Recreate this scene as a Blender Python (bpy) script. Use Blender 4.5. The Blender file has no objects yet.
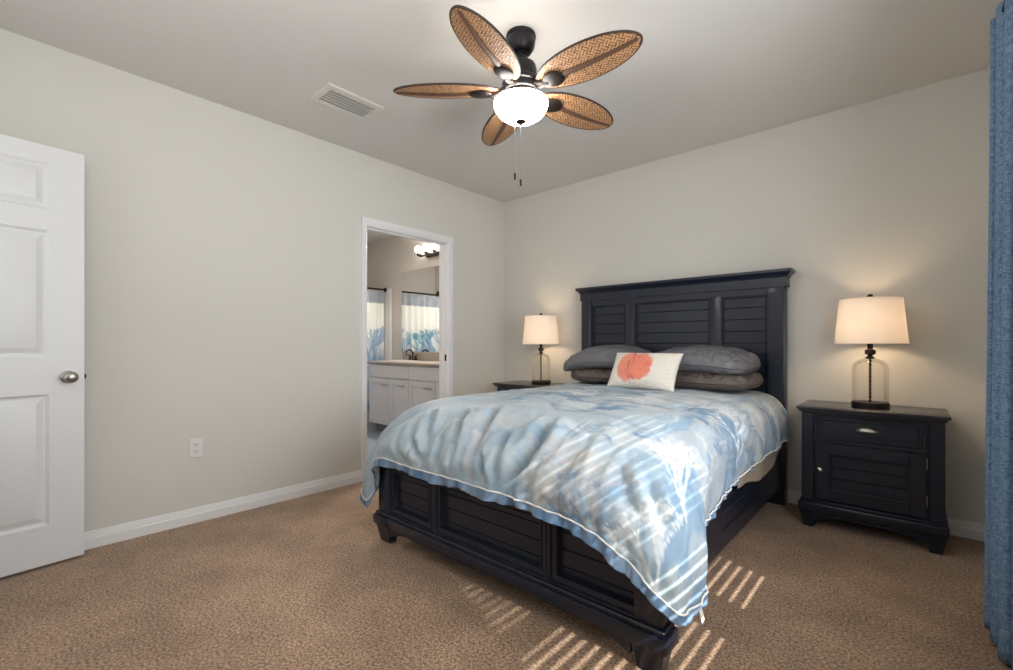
import bpy, bmesh, math, random
import numpy as np
from mathutils import Vector, Matrix

random.seed(7); np.random.seed(7)
SC = bpy.context.scene
COL = SC.collection
PI = math.pi

def lin(r, g, b):
    f = lambda c: (c/255/12.92) if c/255 <= .04045 else ((c/255+.055)/1.055)**2.4
    return (f(r), f(g), f(b))

# ------------------------------------------------------------------ camera
CAMX, CAMY, CAMZ = 3.27533, -3.64111, 1.08
YAW = math.radians(41.66)
cam = bpy.data.cameras.new('camera')
cam.sensor_fit = 'HORIZONTAL'; cam.sensor_width = 36.0
cam.lens = 458.0/1013.0*36.0
cam.shift_y = 10.0/1013.0
cam.clip_start = .02
camo = bpy.data.objects.new('camera', cam); COL.objects.link(camo)
camo.location = (CAMX, CAMY, CAMZ)
camo.rotation_euler = (PI/2, 0, YAW)
SC.camera = camo

# ------------------------------------------------------------------ world, view
SC.view_settings.view_transform = 'Standard'
SC.view_settings.look = 'None'
SC.view_settings.gamma = 1.0
SC.view_settings.use_curve_mapping = False
SC.view_settings.exposure = .47
w = bpy.data.worlds.new('sky'); SC.world = w; w.use_nodes = True
w.node_tree.nodes['Background'].inputs[0].default_value = (.80, .90, 1.0, 1)
w.node_tree.nodes['Background'].inputs[1].default_value = 1.5

# ------------------------------------------------------------------ sun and large lights
def light(name, kind, loc, energy, color=(1, 1, 1), direction=None, size=None, size_y=None, radius=None):
    d = bpy.data.lights.new(name, kind); d.energy = energy; d.color = color
    if kind == 'AREA':
        d.shape = 'RECTANGLE'; d.size = size; d.size_y = size_y
    if radius is not None and kind in ('POINT', 'SPOT'): d.shadow_soft_size = radius
    o = bpy.data.objects.new(name, d); COL.objects.link(o); o.location = loc
    if direction is not None:
        o.rotation_euler = Vector(direction).to_track_quat('-Z', 'Y').to_euler()
    return o
SUN_DIR = (-1.0, .37, -.87)
s = light('sun', 'SUN', (6, -4, 5), 8.5, (1.0, .955, .88), SUN_DIR)
s.data.angle = math.radians(.5)
DAY = (.97, .985, 1.0)
for nm, y_, p_, w_ in (('far_window_daylight', -1.77, 10, .48), ('near_window_daylight', -2.58, 9.5, .84)):
    a_ = light(nm, 'AREA', (3.57, y_, 1.35), p_, DAY, (-1, .03, .04), w_, 1.22); a_.data.spread = math.radians(150)
light('added_bounce_fill', 'AREA', (2.5, -3.75, 1.75), 17, (1, .98, .95), (-.15, .15, 1), .5, .5)  # unseen fill added behind the camera, softens the window light on the bed
light('added_hall_fill', 'AREA', (.60, -4.20, 1.45), 3.5, DAY, (.35, 1, .1), .7, 1.2)  # unseen fill lamp added at the rear doorway

# ------------------------------------------------------------------ helpers
ORG = {}
def tag(o, label=None, cat=None, group=None, kind=None):
    if label: o['label'] = label
    if cat: o['category'] = cat
    if group: o['group'] = group
    if kind: o['kind'] = kind
    return o
def thing(name, loc, label, cat, group=None):
    o = bpy.data.objects.new(name, None); COL.objects.link(o)
    o.location = loc; o.empty_display_size = .1
    ORG[o] = Vector(loc)
    return tag(o, label, cat, group)

class MB:
    """collects shapes in world coordinates and links them as one mesh object"""
    def __init__(self): self.bm = bmesh.new()
    def add(self, verts, faces):
        vs = [self.bm.verts.new(v) for v in verts]
        for f in faces:
            try: self.bm.faces.new([vs[i] for i in f])
            except ValueError: pass
        return vs
    def box(self, x0, x1, y0, y1, z0, z1, bev=0, seg=1, M=None):
        bm2 = bmesh.new()
        bmesh.ops.create_cube(bm2, size=1)
        for v in bm2.verts:
            v.co = Vector(((x0+x1)/2+v.co.x*(x1-x0), (y0+y1)/2+v.co.y*(y1-y0), (z0+z1)/2+v.co.z*(z1-z0)))
        if bev: bmesh.ops.bevel(bm2, geom=bm2.edges[:], offset=bev, segments=seg, affect='EDGES', profile=.5)
        self.merge(bm2, M); return self
    def merge(self, bm2, M=None):
        bm2.verts.ensure_lookup_table(); bm2.verts.index_update()
        vs = [self.bm.verts.new((M @ v.co) if M else v.co) for v in bm2.verts]
        for f in bm2.faces: self.bm.faces.new([vs[v.index] for v in f.verts])
        bm2.free()
    def prism(self, prof, axis, a, b, M=None):
        """closed 2-D profile extruded along axis; profile axes are the other two in order"""
        n = len(prof)
        def p(u, v, w):
            q = {'x': (w, u, v), 'y': (u, w, v), 'z': (u, v, w)}[axis]
            return (M @ Vector(q)) if M else q
        vs = [p(u, v, a) for u, v in prof]+[p(u, v, b) for u, v in prof]
        fs = [(i, (i+1) % n, n+(i+1) % n, n+i) for i in range(n)]+[tuple(range(n-1, -1, -1)), tuple(range(n, 2*n))]
        self.add(vs, fs); return self
    def lathe(self, prof, c, seg=32, M=None, closed=False):
        vs = []; fs = []; m = len(prof)
        for i in range(seg):
            a = 2*PI*i/seg
            for r, z in prof:
                q = Vector((c[0]+r*math.cos(a), c[1]+r*math.sin(a), c[2]+z))
                vs.append((M @ q) if M else q)
        for i in range(seg):
            j = (i+1) % seg
            for k in range(m if closed else m-1):
                l = (k+1) % m
                fs.append((i*m+k, j*m+k, j*m+l, i*m+l))
        self.add(vs, fs); return self
    def tube(self, pts, r, seg=8, cap=True):
        pts = [Vector(p) for p in pts]; n = len(pts)
        rs = r if hasattr(r, '__len__') else [r]*n
        vs = []; fs = []
        up = None
        for i, p in enumerate(pts):
            t = (pts[min(i+1, n-1)]-pts[max(i-1, 0)])
            t = t.normalized() if t.length > 1e-9 else Vector((0, 0, 1))
            if up is None: up = t.orthogonal().normalized()
            up = (up-t*up.dot(t)); up = up.normalized() if up.length > 1e-6 else t.orthogonal().normalized()
            s_ = t.cross(up)
            for k in range(seg):
                a = 2*PI*k/seg
                vs.append(p+(up*math.cos(a)+s_*math.sin(a))*rs[i])
        for i in range(n-1):
            for k in range(seg):
                l = (k+1) % seg
                fs.append((i*seg+k, i*seg+l, (i+1)*seg+l, (i+1)*seg+k))
        if cap:
            fs.append(tuple(range(seg-1, -1, -1))); fs.append(tuple(range((n-1)*seg, n*seg)))
        self.add(vs, fs); return self
    def sphere(self, c, r, sx=1, sy=1, sz=1, seg=20, M=None):
        bm2 = bmesh.new(); bmesh.ops.create_uvsphere(bm2, u_segments=seg, v_segments=seg//2+2, radius=r)
        for v in bm2.verts: v.co = Vector((c[0]+v.co.x*sx, c[1]+v.co.y*sy, c[2]+v.co.z*sz))
        self.merge(bm2, M); return self
    def build(self, name, mat, parent=None, smooth=35, loc=None):
        bm = self.bm
        bmesh.ops.recalc_face_normals(bm, faces=bm.faces[:])
        org = ORG[parent] if parent is not None else Vector(loc or (0, 0, 0))
        for v in bm.verts: v.co -= org
        me = bpy.data.meshes.new(name); bm.to_mesh(me); bm.free()
        return link(name, me, mat, parent, org, smooth)
def link(name, me, mat, parent, org, smooth):
    me.materials.append(mat)
    if smooth:
        me.polygons.foreach_set('use_smooth', [True]*len(me.polygons))
        if smooth < 170: me.set_sharp_from_angle(angle=math.radians(smooth))
    o = bpy.data.objects.new(name, me); COL.objects.link(o)
    if parent is not None: o.parent = parent
    else: o.location = org
    ORG[o] = org
    return o
def gridmesh(name, P, mat, parent=None, loc=None, colors=None, closed_u=False, smooth=180, uv=None):
    """P: (n, m, 3) array of world points -> one grid mesh with an optional printed colour per point"""
    n, m, _ = P.shape
    org = ORG[parent] if parent is not None else Vector(loc or (0, 0, 0))
    V = P.reshape(-1, 3)-np.array(org)
    i, j = np.meshgrid(np.arange(n if closed_u else n-1), np.arange(m-1), indexing='ij')
    i2 = (i+1) % n
    F = np.stack([i*m+j, i2*m+j, i2*m+j+1, i*m+j+1], -1).reshape(-1, 4)
    me = bpy.data.meshes.new(name)
    me.from_pydata(V.tolist(), [], F.tolist())
    if colors is not None:
        ca = me.color_attributes.new('print', 'FLOAT_COLOR', 'POINT')
        c4 = np.ones((n*m, 4), dtype=np.float32); c4[:, :3] = colors.reshape(-1, 3)
        ca.data.foreach_set('color', c4.ravel())
    if uv is not None:
        ul = me.uv_layers.new(name='UVMap')
        li = np.zeros(len(me.loops), dtype=np.int32); me.loops.foreach_get('vertex_index', li)
        ul.data.foreach_set('uv', uv.reshape(-1, 2)[li].astype(np.float32).ravel())
    me.update()
    return link(name, me, mat, parent, org, smooth)
def struct(mb, name, mat, smooth=35):
    o = mb.build(name, mat, None, smooth); o['kind'] = 'structure'; return o

# value noise on arrays
def _hash(ix, iy, seed):
    h = (ix.astype(np.int64)*374761393+iy.astype(np.int64)*668265263+seed*1274126177) & 0x7fffffff
    h = ((h ^ (h >> 13))*1274126177) & 0x7fffffff
    return ((h ^ (h >> 16)) & 0xffff)/65535.0
def vnoise(x, y, seed=0):
    ix = np.floor(x); iy = np.floor(y); fx = x-ix; fy = y-iy
    fx = fx*fx*fx*(fx*(fx*6-15)+10); fy = fy*fy*fy*(fy*(fy*6-15)+10)
    a = _hash(ix, iy, seed); b = _hash(ix+1, iy, seed); c = _hash(ix, iy+1, seed); d = _hash(ix+1, iy+1, seed)
    return (a+(b-a)*fx+(c-a)*fy+(a-b-c+d)*fx*fy)*2-1
def fbm(x, y, seed=0, octv=4, gain=.5):
    s_ = 0; a = 1; t = 0
    for k in range(octv):
        s_ = s_+a*vnoise(x*2**k+k*17.3, y*2**k-k*9.1, seed+k); t += a; a *= gain
    return s_/t
def sstep(a, b, x):
    t = np.clip((x-a)/(b-a), 0, 1); return t*t*(3-2*t)

# ------------------------------------------------------------------ materials
def nodes(name):
    m = bpy.data.materials.new(name); m.use_nodes = True
    nt = m.node_tree; return m, nt, nt.nodes['Principled BSDF']
def mat(name, col, rough=.5, metal=0, spec=.5, bump=0, bscale=60, var=0, vscale=8, coat=0):
    m, nt, b = nodes(name)
    b.inputs['Base Color'].default_value = (*col, 1)
    b.inputs['Roughness'].default_value = rough
    b.inputs['Metallic'].default_value = metal
    b.inputs['Specular IOR Level'].default_value = spec
    b.inputs['Coat Weight'].default_value = coat
    if bump or var:
        tc = nt.nodes.new('ShaderNodeTexCoord')
    if bump:
        n = nt.nodes.new('ShaderNodeTexNoise'); n.inputs['Scale'].default_value = bscale; n.inputs['Detail'].default_value = 3
        nt.links.new(tc.outputs['Object'], n.inputs['Vector'])
        bp = nt.nodes.new('ShaderNodeBump'); bp.inputs['Strength'].default_value = bump; bp.inputs['Distance'].default_value = .01
        nt.links.new(n.outputs['Fac'], bp.inputs['Height']); nt.links.new(bp.outputs['Normal'], b.inputs['Normal'])
    if var:
        n2 = nt.nodes.new('ShaderNodeTexNoise'); n2.inputs['Scale'].default_value = vscale; n2.inputs['Detail'].default_value = 4
        nt.links.new(tc.outputs['Object'], n2.inputs['Vector'])
        mx = nt.nodes.new('ShaderNodeMix'); mx.data_type = 'RGBA'
        mx.inputs['A'].default_value = (*[c*(1-var) for c in col], 1); mx.inputs['B'].default_value = (*[min(1, c*(1+var)) for c in col], 1)
        nt.links.new(n2.outputs['Fac'], mx.inputs['Factor']); nt.links.new(mx.outputs['Result'], b.inputs['Base Color'])
    return m
def emit(name, col, strength):
    m, nt, b = nodes(name)
    b.inputs['Base Color'].default_value = (*col, 1)
    b.inputs['Emission Color'].default_value = (*col, 1); b.inputs['Emission Strength'].default_value = strength
    return m
def printed(name, rough=.8, sheen=.2, bump=.15, bscale=400):
    m, nt, b = nodes(name)
    a = nt.nodes.new('ShaderNodeAttribute'); a.attribute_name = 'print'
    nt.links.new(a.outputs['Color'], b.inputs['Base Color'])
    b.inputs['Roughness'].default_value = rough; b.inputs['Sheen Weight'].default_value = sheen
    tc = nt.nodes.new('ShaderNodeTexCoord'); n = nt.nodes.new('ShaderNodeTexNoise'); n.inputs['Scale'].default_value = bscale
    nt.links.new(tc.outputs['Object'], n.inputs['Vector'])
    bp = nt.nodes.new('ShaderNodeBump'); bp.inputs['Strength'].default_value = bump; bp.inputs['Distance'].default_value = .004
    nt.links.new(n.outputs['Fac'], bp.inputs['Height']); nt.links.new(bp.outputs['Normal'], b.inputs['Normal'])
    return m

M_WALL = mat('wall_paint', lin(213, 211, 205), .85, spec=.2, bump=.05, bscale=220)
M_CEIL = mat('ceiling_paint', lin(212, 210, 206), .9, spec=.15, bump=.06, bscale=180)
M_TRIM = mat('white_trim_paint', lin(232, 232, 233), .45, bump=.02, bscale=40)
M_DOOR = mat('white_door_paint', lin(222, 223, 225), .42, bump=.03, bscale=90)
M_NAVY = mat('blue_black_painted_wood', lin(26, 32, 47), .30, spec=.5, bump=.05, bscale=35, var=.18, vscale=14)
M_TOP = mat('blue_black_polished_top', lin(45, 44, 50), .2, spec=.5, var=.1, vscale=10, bump=.02, bscale=30)
M_NICKEL = mat('brushed_nickel', lin(175, 172, 166), .28, metal=1, bump=.02, bscale=200)
M_BRONZE = mat('dark_bronze', lin(40, 33, 30), .48, metal=.6, bump=.02, bscale=80)
M_BLACKM = mat('black_metal', lin(28, 28, 31), .38, metal=.3, bump=.02, bscale=80)
M_VENT = mat('vent_white_enamel', lin(212, 209, 203), .5, bump=.01, bscale=60)
M_VENTCAVITY = mat('vent_cavity_enamel', lin(205, 203, 198), .8, bump=.01)  # pale backing of the vent, a touch darker than its frame
M_PLASTIC = mat('white_plastic', lin(225, 224, 222), .4, bump=.01)
M_SLOT = mat('dark_slot', lin(60, 58, 55), .6, bump=.01)
M_BEIGE = mat('beige_mattress_cloth', lin(182, 168, 152), .9, bump=.12, bscale=300)
M_TAUPE = mat('taupe_satin_pillowcase', lin(94, 84, 80), .5, bump=.55, bscale=17)
M_CHAR = mat('charcoal_satin_pillowcase', lin(108, 107, 112), .46, bump=.55, bscale=15)
M_CHROME = mat('chrome', lin(200, 200, 205), .15, metal=1)
M_CAB = mat('pale_grey_cabinet_paint', lin(205, 204, 208), .45, bump=.02)
M_COUNTER = mat('speckled_tan_counter', lin(158, 146, 136), .3, var=.25, vscale=160)
M_SINK = mat('white_porcelain', lin(235, 233, 228), .15, bump=.005)
M_TUB = mat('white_tub_acrylic', lin(225, 225, 222), .25, bump=.005)
M_BATHFLOOR = mat('grey_blue_vinyl_floor', lin(130, 138, 150), .4, var=.2, vscale=5)
M_CORD = mat('black_cord', lin(25, 25, 25), .5)

def carpet():
    m, nt, b = nodes('brown_cut_pile_carpet')
    tc = nt.nodes.new('ShaderNodeTexCoord')
    def noise(sc, det, rough=.5):
        n = nt.nodes.new('ShaderNodeTexNoise'); n.inputs['Scale'].default_value = sc; n.inputs['Detail'].default_value = det
        n.inputs['Roughness'].default_value = rough
        nt.links.new(tc.outputs['Object'], n.inputs['Vector']); return n
    big = noise(3.0, 6, .68); fine = noise(100, 5, .8); mid = noise(52, 3, .6)
    r = nt.nodes.new('ShaderNodeValToRGB')
    r.color_ramp.elements[0].position = .39; r.color_ramp.elements[0].color = (*lin(88, 66, 50), 1)
    r.color_ramp.elements[1].position = .63; r.color_ramp.elements[1].color = (*lin(214, 183, 154), 1)
    e = r.color_ramp.elements.new(.5); e.color = (*lin(162, 131, 105), 1)
    nt.links.new(fine.outputs['Fac'], r.inputs['Fac'])
    r2 = nt.nodes.new('ShaderNodeValToRGB')
    r2.color_ramp.elements[0].position = .38; r2.color_ramp.elements[0].color = (.76, .74, .72, 1)
    r2.color_ramp.elements[1].position = .64; r2.color_ramp.elements[1].color = (1.08, 1.08, 1.08, 1)
    nt.links.new(big.outputs['Fac'], r2.inputs['Fac'])
    mx = nt.nodes.new('ShaderNodeMix'); mx.data_type = 'RGBA'; mx.blend_type = 'MULTIPLY'; mx.inputs['Factor'].default_value = 1
    nt.links.new(r.outputs['Color'], mx.inputs['A']); nt.links.new(r2.outputs['Color'], mx.inputs['B'])
    nt.links.new(mx.outputs['Result'], b.inputs['Base Color'])
    ad = nt.nodes.new('ShaderNodeMath'); ad.operation = 'MULTIPLY_ADD'; ad.inputs[1].default_value = .5
    nt.links.new(mid.outputs['Fac'], ad.inputs[0]); nt.links.new(fine.outputs['Fac'], ad.inputs[2])
    bp = nt.nodes.new('ShaderNodeBump'); bp.inputs['Strength'].default_value = .45; bp.inputs['Distance'].default_value = .009
    nt.links.new(ad.outputs[0], bp.inputs['Height']); nt.links.new(bp.outputs['Normal'], b.inputs['Normal'])
    b.inputs['Roughness'].default_value = .95; b.inputs['Specular IOR Level'].default_value = .1
    b.inputs['Sheen Weight'].default_value = .25
    return m
M_CARPET = carpet()

def thin_glass(name, tint, gloss=.1, added_glow=0):
    m, nt, b = nodes(name)
    nt.nodes.remove(b)
    t = nt.nodes.new('ShaderNodeBsdfTransparent'); t.inputs[0].default_value = (*tint, 1)
    g = nt.nodes.new('ShaderNodeBsdfGlossy'); g.inputs['Roughness'].default_value = .03
    fr = nt.nodes.new('ShaderNodeLayerWeight'); fr.inputs['Blend'].default_value = gloss
    mp = nt.nodes.new('ShaderNodeMath'); mp.operation = 'MULTIPLY'; mp.inputs[1].default_value = .4
    nt.links.new(fr.outputs['Fresnel'], mp.inputs[0])
    mx = nt.nodes.new('ShaderNodeMixShader')
    nt.links.new(mp.outputs[0], mx.inputs[0]); nt.links.new(t.outputs[0], mx.inputs[1]); nt.links.new(g.outputs[0], mx.inputs[2])
    out = mx
    if added_glow:
        tr = nt.nodes.new('ShaderNodeBsdfTranslucent'); tr.inputs[0].default_value = (.95, .93, .88, 1)  # translucent share added so the lamp glass shows a warm bulb glow
        out = nt.nodes.new('ShaderNodeMixShader'); out.inputs[0].default_value = added_glow
        nt.links.new(mx.outputs[0], out.inputs[1]); nt.links.new(tr.outputs[0], out.inputs[2])
    nt.links.new(out.outputs[0], nt.nodes['Material Output'].inputs[0])
    return m
M_PANE = thin_glass('window_glass', (.97, .98, .97), .3)
M_JAR = thin_glass('clear_lamp_glass', (.975, .968, .95), .25, .05)
def shade_mat():
    m, nt, b = nodes('cream_linen_lampshade')
    b.inputs['Base Color'].default_value = (*lin(242, 234, 226), 1); b.inputs['Roughness'].default_value = .9
    tr = nt.nodes.new('ShaderNodeBsdfTranslucent'); tr.inputs[0].default_value = (*lin(250, 238, 226), 1)
    mx = nt.nodes.new('ShaderNodeMixShader'); mx.inputs[0].default_value = .23
    tc = nt.nodes.new('ShaderNodeTexCoord'); n = nt.nodes.new('ShaderNodeTexNoise'); n.inputs['Scale'].default_value = 500
    bp = nt.nodes.new('ShaderNodeBump'); bp.inputs['Strength'].default_value = .1; bp.inputs['Distance'].default_value = .003
    nt.links.new(tc.outputs['Object'], n.inputs['Vector']); nt.links.new(n.outputs['Fac'], bp.inputs['Height']); nt.links.new(bp.outputs['Normal'], b.inputs['Normal'])
    nt.links.new(b.outputs[0], mx.inputs[1]); nt.links.new(tr.outputs[0], mx.inputs[2])
    nt.links.new(mx.outputs[0], nt.nodes['Material Output'].inputs[0]); return m
M_SHADE = shade_mat()
def denim():
    m, nt, b = nodes('blue_woven_curtain_cloth')
    tc = nt.nodes.new('ShaderNodeTexCoord')
    mp = nt.nodes.new('ShaderNodeMapping'); mp.inputs['Scale'].default_value = (220, 220, 60)
    n = nt.nodes.new('ShaderNodeTexNoise'); n.inputs['Scale'].default_value = 1; n.inputs['Detail'].default_value = 3; n.inputs['Roughness'].default_value = .7
    mp2 = nt.nodes.new('ShaderNodeMapping'); mp2.inputs['Scale'].default_value = (50, 50, 260)
    n2 = nt.nodes.new('ShaderNodeTexNoise'); n2.inputs['Scale'].default_value = 1; n2.inputs['Detail'].default_value = 2
    nt.links.new(tc.outputs['Object'], mp.inputs[0]); nt.links.new(mp.outputs[0], n.inputs['Vector'])
    nt.links.new(tc.outputs['Object'], mp2.inputs[0]); nt.links.new(mp2.outputs[0], n2.inputs['Vector'])
    av = nt.nodes.new('ShaderNodeMath'); av.operation = 'ADD'; nt.links.new(n.outputs['Fac'], av.inputs[0]); nt.links.new(n2.outputs['Fac'], av.inputs[1])
    hv = nt.nodes.new('ShaderNodeMath'); hv.operation = 'MULTIPLY'; hv.inputs[1].default_value = .5; nt.links.new(av.outputs[0], hv.inputs[0])
    r = nt.nodes.new('ShaderNodeValToRGB')
    r.color_ramp.elements[0].position = .36; r.color_ramp.elements[0].color = (*lin(64, 94, 130), 1)
    r.color_ramp.elements[1].position = .64; r.color_ramp.elements[1].color = (*lin(140, 170, 198), 1)
    nt.links.new(hv.outputs[0], r.inputs[0]); nt.links.new(r.outputs[0], b.inputs['Base Color'])
    bp = nt.nodes.new('ShaderNodeBump'); bp.inputs['Strength'].default_value = .3; bp.inputs['Distance'].default_value = .003
    nt.links.new(hv.outputs[0], bp.inputs['Height']); nt.links.new(bp.outputs['Normal'], b.inputs['Normal'])
    b.inputs['Roughness'].default_value = .85; return m
M_DENIM = denim()
def weave():
    m, nt, b = nodes('woven_rattan')
    uv = nt.nodes.new('ShaderNodeUVMap'); uv.uv_map = 'UVMap'
    ck = nt.nodes.new('ShaderNodeTexChecker'); ck.inputs['Scale'].default_value = 40
    mp = nt.nodes.new('ShaderNodeMapping'); mp.inputs['Rotation'].default_value = (0, 0, PI/4)
    nt.links.new(uv.outputs[0], mp.inputs[0]); nt.links.new(mp.outputs[0], ck.inputs['Vector'])
    def wv(d, sc):
        q = nt.nodes.new('ShaderNodeTexWave'); q.bands_direction = d; q.inputs['Scale'].default_value = sc; q.inputs['Distortion'].default_value = .6
        nt.links.new(mp.outputs[0], q.inputs['Vector']); return q
    wa = wv('X', 24); wb = wv('Y', 24)
    mx = nt.nodes.new('ShaderNodeMix'); mx.data_type = 'FLOAT'
    nt.links.new(ck.outputs['Fac'], mx.inputs['Factor']); nt.links.new(wa.outputs['Fac'], mx.inputs['A']); nt.links.new(wb.outputs['Fac'], mx.inputs['B'])
    n = nt.nodes.new('ShaderNodeTexNoise'); n.inputs['Scale'].default_value = 45; nt.links.new(uv.outputs[0], n.inputs['Vector'])
    ad = nt.nodes.new('ShaderNodeMath'); ad.operation = 'MULTIPLY_ADD'; ad.inputs[1].default_value = .55
    nt.links.new(mx.outputs[0], ad.inputs[0])
    nm = nt.nodes.new('ShaderNodeMath'); nm.operation = 'MULTIPLY'; nm.inputs[1].default_value = .7; nt.links.new(n.outputs['Fac'], nm.inputs[0]); nt.links.new(nm.outputs[0], ad.inputs[2])
    r = nt.nodes.new('ShaderNodeValToRGB')
    r.color_ramp.elements[0].position = .3; r.color_ramp.elements[0].color = (*lin(88, 56, 37), 1)
    r.color_ramp.elements[1].position = .8; r.color_ramp.elements[1].color = (*lin(190, 145, 103), 1)
    nt.links.new(ad.outputs[0], r.inputs[0]); nt.links.new(r.outputs[0], b.inputs['Base Color'])
    bp = nt.nodes.new('ShaderNodeBump'); bp.inputs['Strength'].default_value = .5; bp.inputs['Distance'].default_value = .004
    nt.links.new(ad.outputs[0], bp.inputs['Height']); nt.links.new(bp.outputs['Normal'], b.inputs['Normal'])
    b.inputs['Roughness'].default_value = .55
    return m
M_WEAVE = weave()
M_RIM = mat('dark_brown_rattan_rim', lin(52, 36, 28), .5, bump=.2, bscale=120, var=.25, vscale=60)
M_RIB = mat('brown_midrib_wood', lin(88, 60, 44), .5, bump=.1, bscale=90, var=.2, vscale=40)

# ================================================================== THE ROOM
CEIL = 2.6; RX = 3.58; RY = -4.10          # right wall, rear wall
DY0, DY1, DZ = -1.642, -.80, 2.035         # bathroom doorway in the left wall
WZ0, WZ1 = .68, 2.0
WIN = [(-1.99, -1.21), (-3.01, -2.15)]

b = MB(); b.box(-.0, RX+.12, RY-.1, .0, -.05, 0); struct(b, 'floor', M_CARPET)
b = MB(); b.box(-.12, RX+.14, RY-.12, .12, CEIL, CEIL+.05); struct(b, 'ceiling', M_CEIL)
b = MB()
b.box(-.11, 0, RY-.12, DY0-.02, -.05, CEIL); b.box(-.11, 0, DY1+.02, .0, -.05, CEIL); b.box(-.11, 0, DY0-.02, DY1+.02, DZ+.02, CEIL)
struct(b, 'wall_left', M_WALL)
b = MB(); b.box(-.11, RX+.14, 0, .12, -.05, CEIL); struct(b, 'wall_back', M_WALL)
b = MB()
ys = [RY, WIN[1][0], WIN[1][1], WIN[0][0], WIN[0][1], 0]
for i in range(5):
    if i in (1, 3):
        b.box(RX, RX+.14, ys[i], ys[i+1], -.05, WZ0); b.box(RX, RX+.14, ys[i], ys[i+1], WZ1, CEIL)
    else: b.box(RX, RX+.14, ys[i], ys[i+1], -.05, CEIL)
struct(b, 'wall_right', M_WALL)
b = MB()   # rear wall with the hall doorway
b.box(0, .17, RY-.12, RY, -.05, CEIL); b.box(.17, 1.0, RY-.12, RY, 2.06, CEIL); b.box(1.0, RX+.14, RY-.12, RY, -.05, CEIL)
struct(b, 'wall_rear', M_WALL)
b = MB(); b.box(-.6, 1.7, RY-1.3, RY-1.2, -.05, CEIL); b.box(-.6, -.5, RY-1.2, RY-.12, -.05, CEIL); b.box(1.6, 1.7, RY-1.2, RY-.12, -.05, CEIL)
b.box(-.5, 0, RY-.12, RY-.02, -.05, CEIL)
struct(b, 'wall_hall_sunblock', M_WALL)  # unseen hall shell, added to stop sun entering by the rear doorway
b = MB(); b.box(-.6, 1.7, RY-1.3, RY-.12, CEIL, CEIL+.05); struct(b, 'ceiling_hall_sunblock', M_CEIL)  # lid of the added shell, keeps the sun out
b = MB(); b.box(-.6, 1.7, RY-1.3, RY-.1, -.05, 0); struct(b, 'floor_hall', M_CARPET)

# baseboards with a stepped cap
def base_prof(sgn, w0):
    return [(w0, 0), (w0+sgn*.017, 0), (w0+sgn*.017, .052), (w0+sgn*.011, .056), (w0+sgn*.011, .068), (w0+sgn*.007, .078), (w0+sgn*.007, .086), (w0+sgn*.003, .09), (w0, .09)]
b = MB(); b.prism(base_prof(1, 0), 'y', RY, DY0-.053); b.prism(base_prof(1, 0), 'y', DY1+.062, 0); struct(b, 'baseboard_left', M_TRIM)
b = MB(); b.prism(base_prof(-1, 0), 'x', .014, RX-.014); struct(b, 'baseboard_back', M_TRIM)
b = MB(); b.prism(base_prof(-1, RX), 'y', RY, 0); struct(b, 'baseboard_right', M_TRIM)

# casing and jamb of the bathroom doorway
b = MB()
cp = lambda w0, w1: [(0, w0), (.016, w0), (.018, w0+(w1-w0)*.25), (.012, w0+(w1-w0)*.6), (.010, w1-(w1-w0)*.08), (.006, w1), (0, w1)]
b.prism(cp(DY0-.053, DY0-.004), 'z', 0, DZ+.0618); b.prism(cp(DY1+.062, DY1+.004), 'z', 0, DZ+.0618)
b.prism(cp(DZ+.062, DZ+.004), 'y', DY0-.0525, DY1+.0615)
b.box(-.112, .001, DY0-.018, DY0, 0, DZ+.018); b.box(-.112, .001, DY1, DY1+.018, 0, DZ+.018); b.box(-.112, .001, DY0, DY1, DZ, DZ+.018)
b.box(-.075, -.04, DY1-.011, DY1, 0, DZ, .002); b.box(-.075, -.04, DY0, DY0+.011, 0, DZ, .002); b.box(-.075, -.04, DY0, DY1, DZ-.011, DZ, .002)
struct(b, 'trim_1', M_TRIM)
b = MB()
b.box(-.032, -.008, DY1-.0025, DY1+.001, .93, .99, .0005)
o = b.build('strike_plate', M_BRONZE, None); tag(o, 'dark metal strike plate on the bathroom door jamb', 'strike plate')
# casing of the hall doorway in the rear wall
b = MB(); b.box(.11, .17, RY, RY+.016, 0, 2.12, .003); b.box(1.0, 1.06, RY, RY+.016, 0, 2.12, .003); b.box(.11, 1.06, RY, RY+.016, 2.06, 2.12, .003); struct(b, 'trim_2', M_TRIM)

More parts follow.
